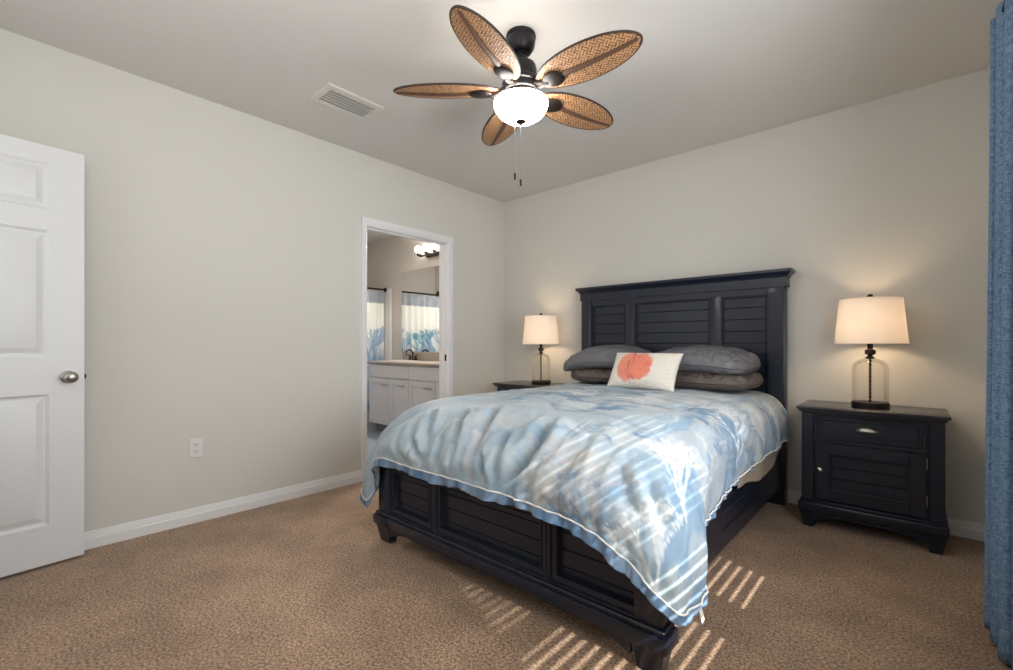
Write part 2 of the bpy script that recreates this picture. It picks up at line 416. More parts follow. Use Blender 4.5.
# windows in the right wall (single hung, behind the curtain and beside the camera)
M_BLIND = mat('white_blind_slat', lin(225, 224, 220), .5)
for k, (y0, y1) in enumerate(WIN):
    b = MB(); xo, xi = RX+.075, RX+.125
    b.box(xo, xi, y0, y0+.04, WZ0, WZ1); b.box(xo, xi, y1-.04, y1, WZ0, WZ1)
    b.box(xo, xi, y0, y1, WZ0, WZ0+.045); b.box(xo, xi, y0, y1, WZ1-.045, WZ1); b.box(xo, xi, y0, y1, 1.27, 1.34)
    wn = struct(b, 'window_%d' % (k+1), M_TRIM)
    b = MB(); b.box(RX+.098, RX+.102, y0+.04, y1-.04, WZ0+.04, WZ1-.04); b.build('pane', M_PANE, wn)
    b = MB(); b.box(RX-.03, RX+.14, y0-.03, y1+.03, WZ0-.025, WZ0, .004); b.build('window_sill', M_TRIM, wn)
    t = thing('window_blind', (RX+.035, (y0+y1)/2, WZ0), ('white two-inch window blind behind the gathered blue curtain', 'white two-inch window blind in the window nearest the rear wall')[k], 'blind')
    b = MB(); b.box(RX+.005, RX+.065, y0+.005, y1-.005, WZ1-.05, WZ1, .003); b.build('headrail', M_BLIND, t)
    b = MB(); hw = .025
    z = WZ0+.05; rs_ = random.Random(21)
    while z < WZ1-.06:
        a = math.radians(10 if z < (1.16, .95)[1-k] else (9 if z > 1.84 else ((7, 1, 5, -2)[int(z/.0462) % 4] if k == 1 else rs_.choice((-5, -2, 1, 4)))))
        dx, dz = hw*math.cos(a), hw*math.sin(a); xc = RX+.035; n_ = .0012
        b.prism([(xc-dx, z-dz-n_), (xc+dx, z+dz-n_), (xc+dx, z+dz+n_), (xc-dx, z-dz+n_)], 'y', y0+.008, y1-.008)
        z += .0462
    b.build('slats', M_BLIND, t)
    b = MB(); b.box(RX+.012, RX+.058, y0+.008, y1-.008, WZ0+.005, WZ0+.022, .003); b.build('bottom_rail', M_BLIND, t)
# ================================================================== BATHROOM beyond the doorway
BY = .10; BX0 = -3.10; TX = -2.33; BYN = -1.90
M_BWALL = mat('bathroom_wall_paint', lin(198, 193, 188), .85, spec=.2, bump=.04, bscale=200)
b = MB(); b.box(BX0, 0, BYN, BY, -.05, 0); struct(b, 'floor_bathroom', M_BATHFLOOR)
b = MB(); b.box(BX0-.1, -.11, BYN-.1, BY+.1, CEIL, CEIL+.05); struct(b, 'ceiling_bathroom', M_CEIL)
b = MB(); b.box(BX0-.1, -.11, BY, BY+.1, -.05, CEIL); struct(b, 'wall_bathroom_back', M_BWALL)
b = MB(); b.box(BX0-.1, BX0, BYN, BY, -.05, CEIL); struct(b, 'wall_bathroom_left', M_BWALL)
b = MB(); b.box(BX0-.1, -.11, BYN-.1, BYN, -.05, CEIL); b.box(BX0, TX+.06, BYN, -1.42, 0, CEIL); struct(b, 'wall_bathroom_front', M_BWALL)
b = MB(); b.box(TX+.002, TX+.118, BY-.012, BY, 0, 1.875, .004); b.box(TX+.094, TX+.118, BY-.02, BY, 0, 1.875, .006); struct(b, 'trim_3', M_TRIM)
b = MB(); b.box(BX0, BX0+.02, -1.42, BY, .4, 1.87); b.box(BX0, TX, BY-.02, BY, .4, 1.87); b.box(BX0, TX, -1.42, -1.40, .4, 1.87); struct(b, 'trim_4', M_TUB)

t = thing('bathtub', (-2.7, -.65, 0), 'white bathtub behind the patterned shower curtain', 'bathtub')
b = MB(); b.box(-2.43, -2.385, -1.40, .08, 0, .42, .01); b.box(-3.08, -3.0, -1.4, .08, .1, .42, .01); b.box(-3.0, -2.43, -1.4, -1.28, .1, .42, .01); b.box(-3.0, -2.43, -.02, .08, .1, .42, .01); b.box(-3.0, -2.43, -1.3, 0, .08, .14, .01)
b.build('tub_shell', M_TUB, t)
# shower rod and curtain
b = MB(); b.tube([(TX, -1.40, 1.862), (TX, BY-.022, 1.862)], .0125, 12)
t = thing('shower_rod', (TX, -.6, 1.862), 'dark bronze shower curtain rod across the bathtub', 'rod')
b.build('rod', M_BRONZE, t)
for yy in (-1.395, BY-.03):
    b = MB(); b.prism([(TX+.03*math.cos(q*PI/8), 1.862+.03*math.sin(q*PI/8)) for q in range(16)], 'y', yy-.006, yy+.006); b.build('flange', M_BRONZE, t)

def coral_segments(x, y, ang, size, rng, depth=5, spread=.5, thick=.016):
    segs = []
    def grow(x, y, a, l, wd, d):
        x2, y2 = x+math.cos(a)*l, y+math.sin(a)*l
        segs.append((x, y, x2, y2, wd))
        if d == 0: return
        for k in range(rng.choice((2, 2, 3))):
            grow(x2, y2, a+rng.uniform(-spread, spread)*1.25, l*rng.uniform(.68, .9), wd*.8, d-1)
    for k in range(3): grow(x, y, ang+rng.uniform(-.35, .35), size*.24, size*thick, depth)
    return segs
def paint_segments(A, B, segs, soft=.6):
    """coverage 0..1 of strokes on arrays of cloth coordinates"""
    cov = np.zeros(A.shape)
    sg = np.array(segs); m_ = .02
    box = (A > sg[:, [0, 2]].min()-m_) & (A < sg[:, [0, 2]].max()+m_) & (B > sg[:, [1, 3]].min()-m_) & (B < sg[:, [1, 3]].max()+m_)
    idx = np.nonzero(box.ravel())[0]
    if len(idx) == 0: return cov
    a = A.ravel()[idx]; bb = B.ravel()[idx]; c = np.zeros(len(idx))
    for x0, y0, x1, y1, wd in segs:
        dx, dy = x1-x0, y1-y0; L = dx*dx+dy*dy+1e-9
        t_ = np.clip(((a-x0)*dx+(bb-y0)*dy)/L, 0, 1)
        d = np.hypot(a-x0-t_*dx, bb-y0-t_*dy)
        c = np.maximum(c, 1-sstep(wd*soft, wd*(1.6), d))
    cov.ravel()[idx] = c
    return cov

n, m_ = 360, 150
yy = np.linspace(-1.10, BY-.03, n)[:, None]; zz = np.linspace(1.84, .16, m_)[None, :]
X = TX+.028*np.sin(yy*2*PI/.115+.4)*(1+.25*np.sin(yy*9))+.004*np.sin(zz*5+yy*20)+0*zz
P = np.stack([X, yy+0*zz, zz+0*yy], -1)
A = yy+0*zz; B = zz+0*yy
base = np.ones((n, m_, 3))*np.array(lin(226, 228, 224))
base = np.where((B > 1.66)[..., None], np.array(lin(150, 157, 166))*(1+.25*fbm(A*14, B*14, 5))[..., None], base)
rng = random.Random(4)
for (ca, cb, an, sz, c) in ((-.12, .80, 1.6, .62, (96, 138, 180)), (-.20, .85, 1.5, .4, (120, 160, 190)), (-.40, .80, 1.5, .60, (110, 168, 190)), (-.52, .8, 1.5, .5, (90, 150, 175)), (-.68, .80, 1.6, .66, (70, 138, 165)), (-.80, .8, 1.6, .6, (80, 140, 170)), (-.95, .80, 1.55, .6, (80, 130, 165))):
    cv = paint_segments(A, B, coral_segments(ca, cb, an, sz, rng, 4, .24), .8)[..., None]*.7
    base = base*(1-cv)+np.array(lin(*c))*cv
lowb = (sstep(1.22, .80, B+.12*fbm(A*8, B*3, 6))*(.6+.4*fbm(A*12, B*8, 8)))[..., None]
base = base*(1-lowb)+np.array(lin(62, 110, 160))*lowb
o = gridmesh('shower_curtain', P, printed('coral_print_shower_curtain', .7, .1), None, (TX, -.5, 1.0), colors=base)
tag(o, 'white shower curtain with blue coral print hanging from the bronze rod', 'shower curtain')
t = thing('shower_fixture', (-2.75, -1.40, 1.98), 'bronze shower head on the tub end wall', 'shower head')
b = MB(); b.tube([(-2.75, -1.42, 2.02), (-2.75, -1.30, 2.03), (-2.75, -1.22, 1.98)], .011, 10); b.build('arm', M_BRONZE, t)
b = MB(); b.lathe([(.0, .03), (.018, .03), (.045, -.02), (.045, -.03), (0, -.03)], (-2.75, -1.20, 1.955), 20); b.build('spray_head', M_BRONZE, t)

# vanity
VX0, VX1, VY = -1.906, -.40, -.45
t = thing('vanity_cabinet', (-1.15, -.2, 0), 'pale grey shaker bathroom vanity cabinet under the tan counter', 'cabinet')
b = MB(); b.box(VX0, VX1, VY+.02, BY-.003, .10, .844); b.build('body', M_CAB, t)
b = MB(); b.box(VX0+.02, VX1-.02, VY+.09, BY-.003, 0, .099); b.build('toe_kick', mat('grey_toe_kick_board', lin(120, 118, 118), .6, bump=.01), t)  # toe kick in a darker grey than the cabinet
def shaker(x0, x1, z0, z1, yf, nm, flat=False):
    bb = MB()
    if flat: bb.box(x0, x1, yf, yf+.02, z0, z1, .003)
    else:
        r = .062
        bb.box(x0, x0+r, yf, yf+.02, z0, z1, .002); bb.box(x1-r, x1, yf, yf+.02, z0, z1, .002)
        bb.box(x0+r, x1-r, yf, yf+.02, z1-r, z1, .002); bb.box(x0+r, x1-r, yf, yf+.02, z0, z0+r, .002)
        bb.box(x0+r-.004, x1-r+.004, yf+.011, yf+.019, z0+r-.004, z1-r+.004)
    return bb.build(nm, M_CAB, t)
def pull(xc, zc, w_, par, yf):
    bb = MB(); y = yf-.03
    bb.tube([(xc-w_/2, y, zc), (xc+w_/2, y, zc)], .006, 10)
    for q in (-1, 1): bb.tube([(xc+q*w_*.36, yf, zc), (xc+q*w_*.36, y, zc)], .0045, 8)
    return bb.build('handle', M_NICKEL, par)
shaker(VX0+.004, -1.088, .680, .838, VY, 'drawer_front', True); shaker(-1.080, VX1-.004, .680, .838, VY, 'drawer_front', True)
d = shaker(VX0+.004, -1.452, .104, .672, VY, 'door'); pull(-1.53, .60, .13, d, VY)
d = shaker(-1.446, -1.088, .104, .672, VY, 'door'); pull(-1.20, .60, .10, d, VY)
d = shaker(-1.080, -.60, .104, .672, VY, 'door'); pull(-.70, .60, .13, d, VY)
shaker(-.594, VX1-.004, .104, .672, VY, 'door')
t = thing('vanity_counter', (-1.15, -.2, .845), 'speckled tan vanity counter with white oval sink', 'counter')
b = MB(); b.box(VX0-.025, VX1, VY-.025, BY-.001, .845, .878, .006, 2); b.build('slab', M_COUNTER, t)
b = MB(); b.box(VX0-.025, VX1, BY-.022, BY-.001, .878, .985, .003); b.build('backsplash', M_COUNTER, t)
b = MB(); prof = [(1.0, .002), (1.0, .008), (.94, .011), (.88, .006), (.7, -.012), (.3, -.02), (0, -.022)]
vs = []; seg = 32
bm2 = MB(); bm2.lathe(prof, (0, 0, 0), seg, Matrix.Translation((-1.56, -.19, .8785)) @ Matrix.Diagonal((.235, .17, .5, 1)))
bm2.build('sink_basin', M_SINK, t)
t = thing('faucet', (-1.62, .02, .878), 'bronze faucet behind the white oval sink', 'faucet')
b = MB(); b.box(-1.70, -1.54, -.005, .04, .878, .893, .006, 2); b.build('base', M_BRONZE, t)
b = MB(); b.tube([(-1.62, .018, .89), (-1.62, .018, .98), (-1.62, -.02, 1.015), (-1.62, -.07, 1.01), (-1.62, -.09, .98)], .011, 10); b.build('spout', M_BRONZE, t)
for q in (-1, 1):
    b = MB(); b.lathe([(0, 0), (.018, 0), (.013, .03), (.012, .05), (0, .055)], (-1.62+q*.06, .018, .89), 14); b.tube([(-1.62+q*.06, .018, .94), (-1.62+q*.12, .0, .955)], .006, 8); b.build('lever_handle', M_BRONZE, t)
t = thing('soap_dispenser', (-.66, .0, .878), 'clear soap dispenser with dark pump on the vanity counter', 'soap dispenser')
b = MB(); b.lathe([(0, 0), (.03, 0), (.032, .01), (.032, .085), (.014, .1), (.012, .105)], (-.70, -.02, .878), 18); b.build('bottle', M_JAR, t)
b = MB(); b.lathe([(0, .1), (.014, .1), (.014, .115), (.005, .118), (.005, .14), (0, .142)], (-.70, -.02, .878), 14); b.tube([(-.70, -.02, 1.016), (-.745, -.04, 1.012)], .005, 8); b.build('pump', M_BRONZE, t)
M_MIRROR = mat('mirror_silver', (.86, .86, .86), .012, metal=1)
b = MB(); b.box(-1.972, -.42, BY-.006, BY-.0005, .99, 2.078, .0012); o = b.build('wall_mirror', M_MIRROR, None)
tag(o, 'frameless wall mirror above the vanity counter', 'mirror')
t = thing('vanity_light', (-1.2, BY, 2.24), 'bronze bar light with round glowing globes above the mirror', 'wall light')
b = MB(); b.box(-1.42, -.93, BY-.03, BY, 2.205, 2.255, .005); b.tube([(-1.50, BY-.06, 2.225), (-.96, BY-.06, 2.225)], .012, 10); b.build('bar', M_BRONZE, t)
M_GLOBE = emit('lit_globe_glass', (1.0, .93, .82), 9)
for k in range(4):
    x = -1.475+k*.16
    b = MB(); b.lathe([(0, 0), (.022, 0), (.022, .03), (.012, .045), (0, .045)], (x, BY-.105, 2.225), 16); b.tube([(x, BY-.02, 2.235), (x, BY-.105, 2.24)], .009, 8); b.build('socket', M_BRONZE, t)
    b = MB(); b.sphere((x, BY-.105, 2.302), .046); b.build('globe', M_GLOBE, t)
light('vanity_globes_light', 'AREA', (-1.1, -.08, 2.30), 34, (1, .93, .84), (.1, -1, -.55), .8, .1)

# ================================================================== OPEN DOOR, LEFT
E0 = Vector((.121, -3.328)); E1 = Vector((.154, -3.616)); du = (E1-E0).normalized(); W_ = .762
nrm = Vector((-du.y, du.x))
if nrm.x < 0: nrm = -nrm                      # room side
MD = Matrix(((du.x, nrm.x, 0, E0.x), (du.y, nrm.y, 0, E0.y), (0, 0, 1, .016), (0, 0, 0, 1)))
t = thing('room_door', (.2, -4.08, 0), 'white six-panel door standing open against the left wall', 'door')
def panel_door(M):
    bb = MB(); H_ = 2.03; th = .035
    xs = [0, .128, .350, .412, .634, W_]
    zs = [0, .19, .825, 1.005, 1.62, 1.722, 1.945, H_]
    holes = [(i, j) for i in (1, 3) for j in (1, 3, 5)]
    for i in range(5):
        for j in range(7):
            if (i, j) in holes:
                x0, x1, z0, z1 = xs[i], xs[i+1], zs[j], zs[j+1]
                rings = [(0, 0), (.004, -.003), (.012, -.011), (.020, -.0115), (.044, -.002), (.047, -.001)]
                for side in (0, 1):
                    vs = []; fs = []
                    for ins, dp in rings:
                        y = dp if side == 0 else -th-dp
                        vs += [(x0+ins, y, z0+ins), (x1-ins, y, z0+ins), (x1-ins, y, z1-ins), (x0+ins, y, z1-ins)]
                    for r in range(len(rings)-1):
                        for k in range(4):
                            l = (k+1) % 4
                            fs.append((r*4+k, r*4+l, r*4+4+l, r*4+4+k))
                    r = len(rings)-1; fs.append((r*4, r*4+1, r*4+2, r*4+3))
                    bb.add([M @ Vector(v) for v in vs], fs)
            else:
                for y in (0, -th):
                    bb.add([M @ Vector(v) for v in ((xs[i], y, zs[j]), (xs[i+1], y, zs[j]), (xs[i+1], y, zs[j+1]), (xs[i], y, zs[j+1]))], [(0, 1, 2, 3)])
    for q in (((0, 0, 0), (0, -th, 0), (0, -th, H_), (0, 0, H_)), ((W_, 0, 0), (W_, -th, 0), (W_, -th, H_), (W_, 0, H_)), ((0, 0, 0), (W_, 0, 0), (W_, -th, 0), (0, -th, 0)), ((0, 0, H_), (W_, 0, H_), (W_, -th, H_), (0, -th, H_))):
        bb.add([M @ Vector(v) for v in q], [(0, 1, 2, 3)])
    bmesh.ops.remove_doubles(bb.bm, verts=bb.bm.verts[:], dist=.0004)
    return bb
panel_door(MD).build('leaf', M_DOOR, t, 25)
kb = MB(); MK = MD @ Matrix.Translation((.06, 0, .905)) @ Matrix.Rotation(-PI/2, 4, 'X')
kb.lathe([(0, .0), (.031, 0), (.031, .006), (.026, .010), (.012, .014), (.011, .030), (.018, .036), (.027, .046), (.028, .056), (.022, .066), (.010, .070), (0, .0705)], (0, 0, 0), 28, MK)
k_ = kb.build('knob', M_NICKEL, t, 60)
kb = MB(); MK2 = MD @ Matrix.Translation((.06, -.035, .905)) @ Matrix.Rotation(PI/2, 4, 'X')
kb.lathe([(0, 0), (.031, 0), (.031, .006), (.012, .012), (.011, .025), (.022, .035), (.022, .045), (0, .05)], (0, 0, 0), 20, MK2); kb.build('knob', M_NICKEL, t, 60)
kb = MB(); kb.box(-.010, .002, -.024, -.011, .893, .917, .002, M=MD); kb.build('latch', M_BRONZE, t)
for z in (.2, 1.0, 1.8):
    kb = MB(); kb.box(W_-.002, W_+.01, -.03, .006, z, z+.09, .002, M=MD); kb.build('hinge', M_NICKEL, t)

# ================================================================== OUTLETS, VENT
def outlet(name, c, axis, label):
    t = thing(name, c, label, 'outlet')
    b = MB()
    def bx(bb, u0, u1, d0, d1, z0, z1, bev):
        if axis == 'x': bb.box(c[0]+d0, c[0]+d1, c[1]+u0, c[1]+u1, c[2]+z0, c[2]+z1, bev)
        else: bb.box(c[0]+u0, c[0]+u1, c[1]-d1, c[1]-d0, c[2]+z0, c[2]+z1, bev)
    bx(b, -.037, .037, 0, .006, -.06, .06, .003); b.build('cover_plate', M_PLASTIC, t)
    for z in (-.02, .02):
        b = MB(); bx(b, -.017, .017, .005, .0085, z-.0145, z+.0145, .003); r = b.build('receptacle', M_PLASTIC, t)
        b = MB()
        for u in (-.007, .007): bx(b, u-.0015, u+.0015, .008, .0092, z-.002, z+.008, 0)
        bx(b, -.0025, .0025, .008, .0092, z-.011, z-.006, 0)
        b.build('slots', M_SLOT, r)
    return t
outlet('wall_outlet', (0, -2.812, .452), 'x', 'white duplex wall outlet low on the left wall')
outlet('wall_outlet', (2.735, 0, .50), 'y', 'white wall outlet half hidden beside the right nightstand')

t = thing('ceiling_vent', (.62, -2.15, CEIL), 'white louvered air vent in the ceiling', 'vent')
b = MB(); vx0, vx1, vy0, vy1 = .490, .745, -2.345, -1.970
ring = [(0, 0), (0, -.006), (.004, -.010), (.036, -.013), (.040, -.010), (.040, -.001)]
vs = []; fs = []
for ins, dz in ring:
    vs += [(vx0+ins, vy0+ins, CEIL+dz), (vx1-ins, vy0+ins, CEIL+dz), (vx1-ins, vy1-ins, CEIL+dz), (vx0+ins, vy1-ins, CEIL+dz)]
for r in range(len(ring)-1):
    for k in range(4): fs.append((r*4+k, r*4+(k+1) % 4, r*4+4+(k+1) % 4, r*4+4+k))
b.add(vs, fs); b.build('frame', M_VENT, t)
b = MB(); b.box(vx0+.038, vx1-.038, vy0+.038, vy1-.038, CEIL-.003, CEIL-.001); b.build('cavity', M_VENTCAVITY, t)
for k in range(6):
    x = vx0+.052+k*.0305
    b = MB(); b.prism([(x-.012, CEIL-.008), (x+.014, CEIL-.018), (x+.0145, CEIL-.015), (x-.0115, CEIL-.005)], 'y', vy0+.040, vy1-.040); b.build('louver', M_VENT, t)

# ================================================================== CEILING FAN
FX, FY = 1.832, -1.912
t = thing('ceiling_fan', (FX, FY, CEIL), 'five-blade tropical ceiling fan with woven leaf blades and lit bowl', 'ceiling fan')
b = MB(); b.lathe([(0, 0), (.072, 0), (.074, -.012), (.068, -.018), (.071, -.03), (.066, -.06), (.05, -.085), (.036, -.092), (0, -.092)], (FX, FY, CEIL), 36); b.build('canopy', M_BLACKM, t)
b = MB(); b.lathe([(0, -.08), (.034, -.085), (.036, -.10), (.03, -.105), (.028, -.125), (.042, -.135), (.042, -.145), (0, -.145)], (FX, FY, CEIL), 28); b.build('downrod_collar', M_BLACKM, t)
b = MB(); b.lathe([(0, -.13), (.05, -.135), (.072, -.15), (.078, -.17), (.078, -.215), (.088, -.225), (.092, -.235), (.092, -.245), (.086, -.25), (.09, -.26), (.09, -.282), (.08, -.292), (0, -.292)], (FX, FY, CEIL), 40); b.build('motor_housing', M_BLACKM, t)
b = MB(); b.lathe([(0, -.285), (.086, -.29), (.092, -.305), (.090, -.318), (.078, -.332), (0, -.334)], (FX, FY, CEIL), 36); b.build('light_fitter', M_BRONZE, t)
M_BOWL = emit('lit_frosted_bowl', (1.0, .965, .92), 22)
b = MB(); b.lathe([(.112, -.322), (.126, -.325), (.133, -.334), (.133, -.343), (.126, -.363), (.110, -.386), (.085, -.405), (.05, -.417), (.0, -.421)], (FX, FY, CEIL), 44); b.build('glass_bowl', M_BOWL, t, 60)
b = MB(); b.lathe([(0, -.416), (.024, -.418), (.025, -.424), (.017, -.430), (.007, -.433), (.007, -.439), (.004, -.444), (0, -.445)], (FX, FY, CEIL), 22); b.build('bowl_finial', M_BRONZE, t)
BZ = 2.330
for k in range(5):
    ang = math.radians((1, 75.5, 147, 222, 287.5)[k]); ca, sa = math.cos(ang), math.sin(ang)
    pitch = math.radians(-12); droop = math.radians(.5)
    M = Matrix.Translation((FX, FY, BZ)) @ Matrix.Rotation(ang, 4, 'Z') @ Matrix.Rotation(droop, 4, 'Y') @ Matrix.Rotation(pitch, 4, 'X')
    r0, r1 = .105, .622
    us = np.linspace(0, 1, 44); us = .5-.5*np.cos(us*PI)
    hv = np.array([.103*max(0, 1-abs(2*u-1)**2.5)**.56*(1-.10*abs(2*u-1)) for u in us])
    nv = 17
    top = np.zeros((len(us), nv, 3)); uvs = np.zeros((len(us), nv, 2))
    for i, u in enumerate(us):
        for j in range(nv):
            v = -1+2*j/(nv-1)
            top[i, j] = (r0+(r1-r0)*u, hv[i]*v, -.010*(1-v*v)*math.sin(PI*u))
            uvs[i, j] = (r0+(r1-r0)*u, hv[i]*v)
    # closed lens: under and upper surface in one grid
    low = top.copy(); low[..., 2] -= .004
    up = top[:, ::-1].copy(); up[..., 2] += .004
    P = np.concatenate([low, up], 1); UV = np.concatenate([uvs, uvs[:, ::-1]], 1)
    Mn = np.array(M); P = P @ Mn[:3, :3].T+Mn[:3, 3]
    blade = gridmesh('blade', P, M_WEAVE, t, uv=UV, smooth=60)
    ed = [(r0+(r1-r0)*us[i], hv[i], 0) for i in range(len(us))]+[(r0+(r1-r0)*us[i], -hv[i], 0) for i in range(len(us)-2, -1, -1)]
    b = MB(); b.tube([M @ Vector(p) for p in ed], .0052, 8); b.build('rim', M_RIM, blade, 180)
    b = MB(); pr = []
    for u in np.linspace(.12, .975, 14):
        pr.append((r0+(r1-r0)*u, .017*(1-.45*u), -.0145*math.sin(PI*u)-.006))
    vs = []; fs = []
    for x, h, z in pr: vs += [M @ Vector((x, -h, z+.002)), M @ Vector((x, 0, z-.004)), M @ Vector((x, h, z+.002))]
    for i in range(len(pr)-1):
        for q in (0, 1): fs.append((i*3+q, i*3+q+1, i*3+4+q, i*3+3+q))
    b.add(vs, fs); b.build('midrib', M_RIB, blade)
    b = MB()
    b.sphere((.196, 0, -.017), 1, .058, .046, .012, 24, M)
    b.tube([M @ Vector(p) for p in ((.165, 0, -.016), (.14, 0, -.022), (.105, .006, -.012), (.075, .012, .012))], [.014, .013, .012, .014], 10)
    b.tube([M @ Vector(p) for p in ((.165, 0, -.016), (.135, -.012, -.018), (.10, -.014, -.008), (.075, -.014, .01))], [.010, .010, .009, .011], 10)
    b.build('blade_iron', M_BRONZE, t, 60)
for (ox, oy, zl) in ((-.024, -.018, 1.893), (-.003, .002, 1.862)):
    b = MB(); q = (FX+ox, FY+oy)
    b.tube([(q[0], q[1], CEIL-.412), (q[0], q[1], zl+.03)], .0011, 6); c_ = b.build('pull_chain', M_NICKEL, t)
    b = MB(); b.lathe([(0, .034), (.003, .034), (.005, .03), (.005, .004), (.003, 0), (0, 0)], (q[0], q[1], zl), 12); b.build('fob', M_BLACKM, c_)

# ================================================================== BED
BX0_, BX1_ = 1.03, 2.665
t = thing('bed', (1.85, -1.1, 0), 'blue-black panel bed with shiplap headboard and low footboard', 'bed')
BED = t
# headboard
HX0, HX1, HY = 1.022, 2.640, -.105
b = MB()
rg = [(1.475, 0), (1.537, 0), (1.540, .005), (1.548, .008), (1.558, .016), (1.568, .028), (1.572, .031), (1.590, .031)]
vs = []; fs = []
for z_, o_ in rg: vs += [(HX0-o_, -.108-o_, z_), (HX1+o_, -.108-o_, z_), (HX1+o_, -.006, z_), (HX0-o_, -.006, z_)]
for r in range(len(rg)-1):
    for k in range(4): fs.append((r*4+k, r*4+(k+1) % 4, r*4+4+(k+1) % 4, r*4+4+k))
fs += [(0, 1, 2, 3), tuple(4*(len(rg)-1)+q for q in range(4))]
b.add(vs, fs)
b.build('headboard_crown', M_NAVY, t)
for x0, x1 in ((HX0+.01, HX0+.114), (HX1-.120, HX1-.012)):
    b = MB(); b.box(x0, x1, HY, -.012, 0, 1.476, .005, 2); b.box(x0+.012, x1-.012, HY-.004, HY+.01, .5, 1.44, .002); b.build('headboard_post', M_NAVY, t)
b = MB(); b.box(HX0+.09, HX1-.09, HY+.012, -.02, 1.425, 1.478, .003)
b.box(HX0+.09, HX1-.09, HY+.012, -.02, .42, .56, .003)
for x0, x1 in ((1.462, 1.540), (2.142, 2.222)): b.box(x0, x1, HY+.010, -.02, .5, 1.44, .005, 2)
b.build('headboard_rail', M_NAVY, t)
def shiplap(b, x0, x1, z0, z1, y, pitch, zoff=0):
    """boards with a V groove between, one extruded profile"""
    zs = []; z = z1
    pr = [(y+.012, z0), (y, z0)]
    ks = []
    zz_ = z1-pitch
    while zz_ > z0+.02: ks.append(zz_); zz_ -= pitch
    for zk in reversed(ks): pr += [(y, zk-.003), (y+.006, zk), (y, zk+.003)]
    pr += [(y, z1), (y+.012, z1)]
    b.prism(pr, 'x', x0, x1)
def mould(b, x0, x1, z0, z1, y, w_=.018, h=.018):
    rg = [(0, -h), (w_*.06, -h-.003), (w_*.22, -h-.003), (w_*.30, -h*.75), (w_*.62, -h*.62), (w_*.70, -h*.8), (w_*.80, -h*.8), (w_*.88, -h*.3), (w_, .008)]
    vs = []; fs = []
    for i_, d_ in rg: vs += [(x0+i_, y+d_, z0+i_), (x1-i_, y+d_, z0+i_), (x1-i_, y+d_, z1-i_), (x0+i_, y+d_, z1-i_)]
    for r in range(len(rg)-1):
        for k in range(4): fs.append((r*4+k, r*4+(k+1) % 4, r*4+4+(k+1) % 4, r*4+4+k))
    b.add(vs, fs)
for x0, x1 in ((HX0+.112, 1.464), (1.538, 2.144), (2.220, HX1-.118)):
    b = MB(); shiplap(b, x0, x1, .54, 1.43, HY+.034, .084); mould(b, x0, x1, .54, 1.43, HY+.034); b.build('headboard_panel', M_NAVY, t)
# footboard
FYF = -2.215; FYB = -2.150
FX0, FX1 = 1.055, 2.675
for x0, x1, s_ in ((FX0, FX0+.10, -1), (FX1-.10, FX1, 1)):
    b = MB(); b.box(x0, x1, FYF, FYB-.0, .10, .440, .005, 2)
    # moulded base block and tapered foot
    cx0, cx1 = x0-.022, x1+.022
    b.box(cx0, cx1, FYF-.024, FYB+.02, .095, .150, .010, 2); b.box(x0-.010, x1+.010, FYF-.012, FYB+.01, .15, .166, .004)
    vs = []
    for z, g in ((.098, .0), (.0, -.022)):
        vs += [(x0-.008-g*0+(-g if s_ > 0 else -g)*.8, FYF-.010-g, z), (x1+.008+g*.8, FYF-.010-g, z), (x1+.008+g*.8, FYB+.008+g, z), (x0-.008-g*.8, FYB+.008+g, z)]
    b.add(vs, [(0, 1, 2, 3), (4, 5, 6, 7), (0, 1, 5, 4), (1, 2, 6, 5), (2, 3, 7, 6), (3, 0, 4, 7)])
    b.build('footboard_post', M_NAVY, t)
b = MB()
b.box(FX0+.09, FX1-.09, FYF+.006, FYB, .424, .468, .003); b.box(FX0-.005, FX1+.005, FYF-.004, FYB+.004, .462, .478, .004)
b.box(FX0+.09, FX1-.09, FYF+.006, FYB, .15, .170, .003)
for x0, x1 in ((1.505, 1.542), (2.205, 2.226)): b.box(x0, x1, FYF+.006, FYB, .16, .43, .003)
b.build('footboard_rail', M_NAVY, t)
b = MB(); b.box(FX0+.10, FX1-.10, FYF-.020, FYB, .100, .150, .008, 2); b.box(FX0+.10, FX1-.10, FYF-.009, FYB, .148, .164, .004)
pts = [(FX0+.11, .103), (FX0+.11, .045)]
for q in range(13):
    a_ = q/12; xx = FX0+.11+.16*a_; pts.append((xx, .045+.040*math.sin(a_*PI/2)))
for q in range(13):
    a_ = q/12; xx = FX1-.27+.16*a_; pts.append((xx, .085-.040*(1-math.cos(a_*PI/2))))
pts += [(FX1-.11, .103)]
b.prism(pts, 'y', FYF-.006, FYF+.02)
b.build('footboard_apron', M_NAVY, t)
for x0, x1 in ((1.150, 1.512), (1.536, 2.210), (2.220, 2.605)):
    b = MB(); shiplap(b, x0+.036, x1-.036, .165, .428, FYF+.036, .066); mould(b, x0, x1, .166, .427, FYF+.030, .042, .026); b.build('footboard_panel', M_NAVY, t)
# side rails
for x0, x1, xs_ in ((1.090, 1.120, -1), (2.574, 2.604, 1)):
    b = MB(); b.box(x0, x1, FYB, -.06, .115, .345, .005)
    xf = x1 if xs_ > 0 else x0
    b.box(xf-.004, xf+.006, -1.35, -.70, .20, .206, .002); b.box(xf-.004, xf+.006, -1.35, -.70, .285, .291, .002)
    b.build('side_rail', M_NAVY, t)
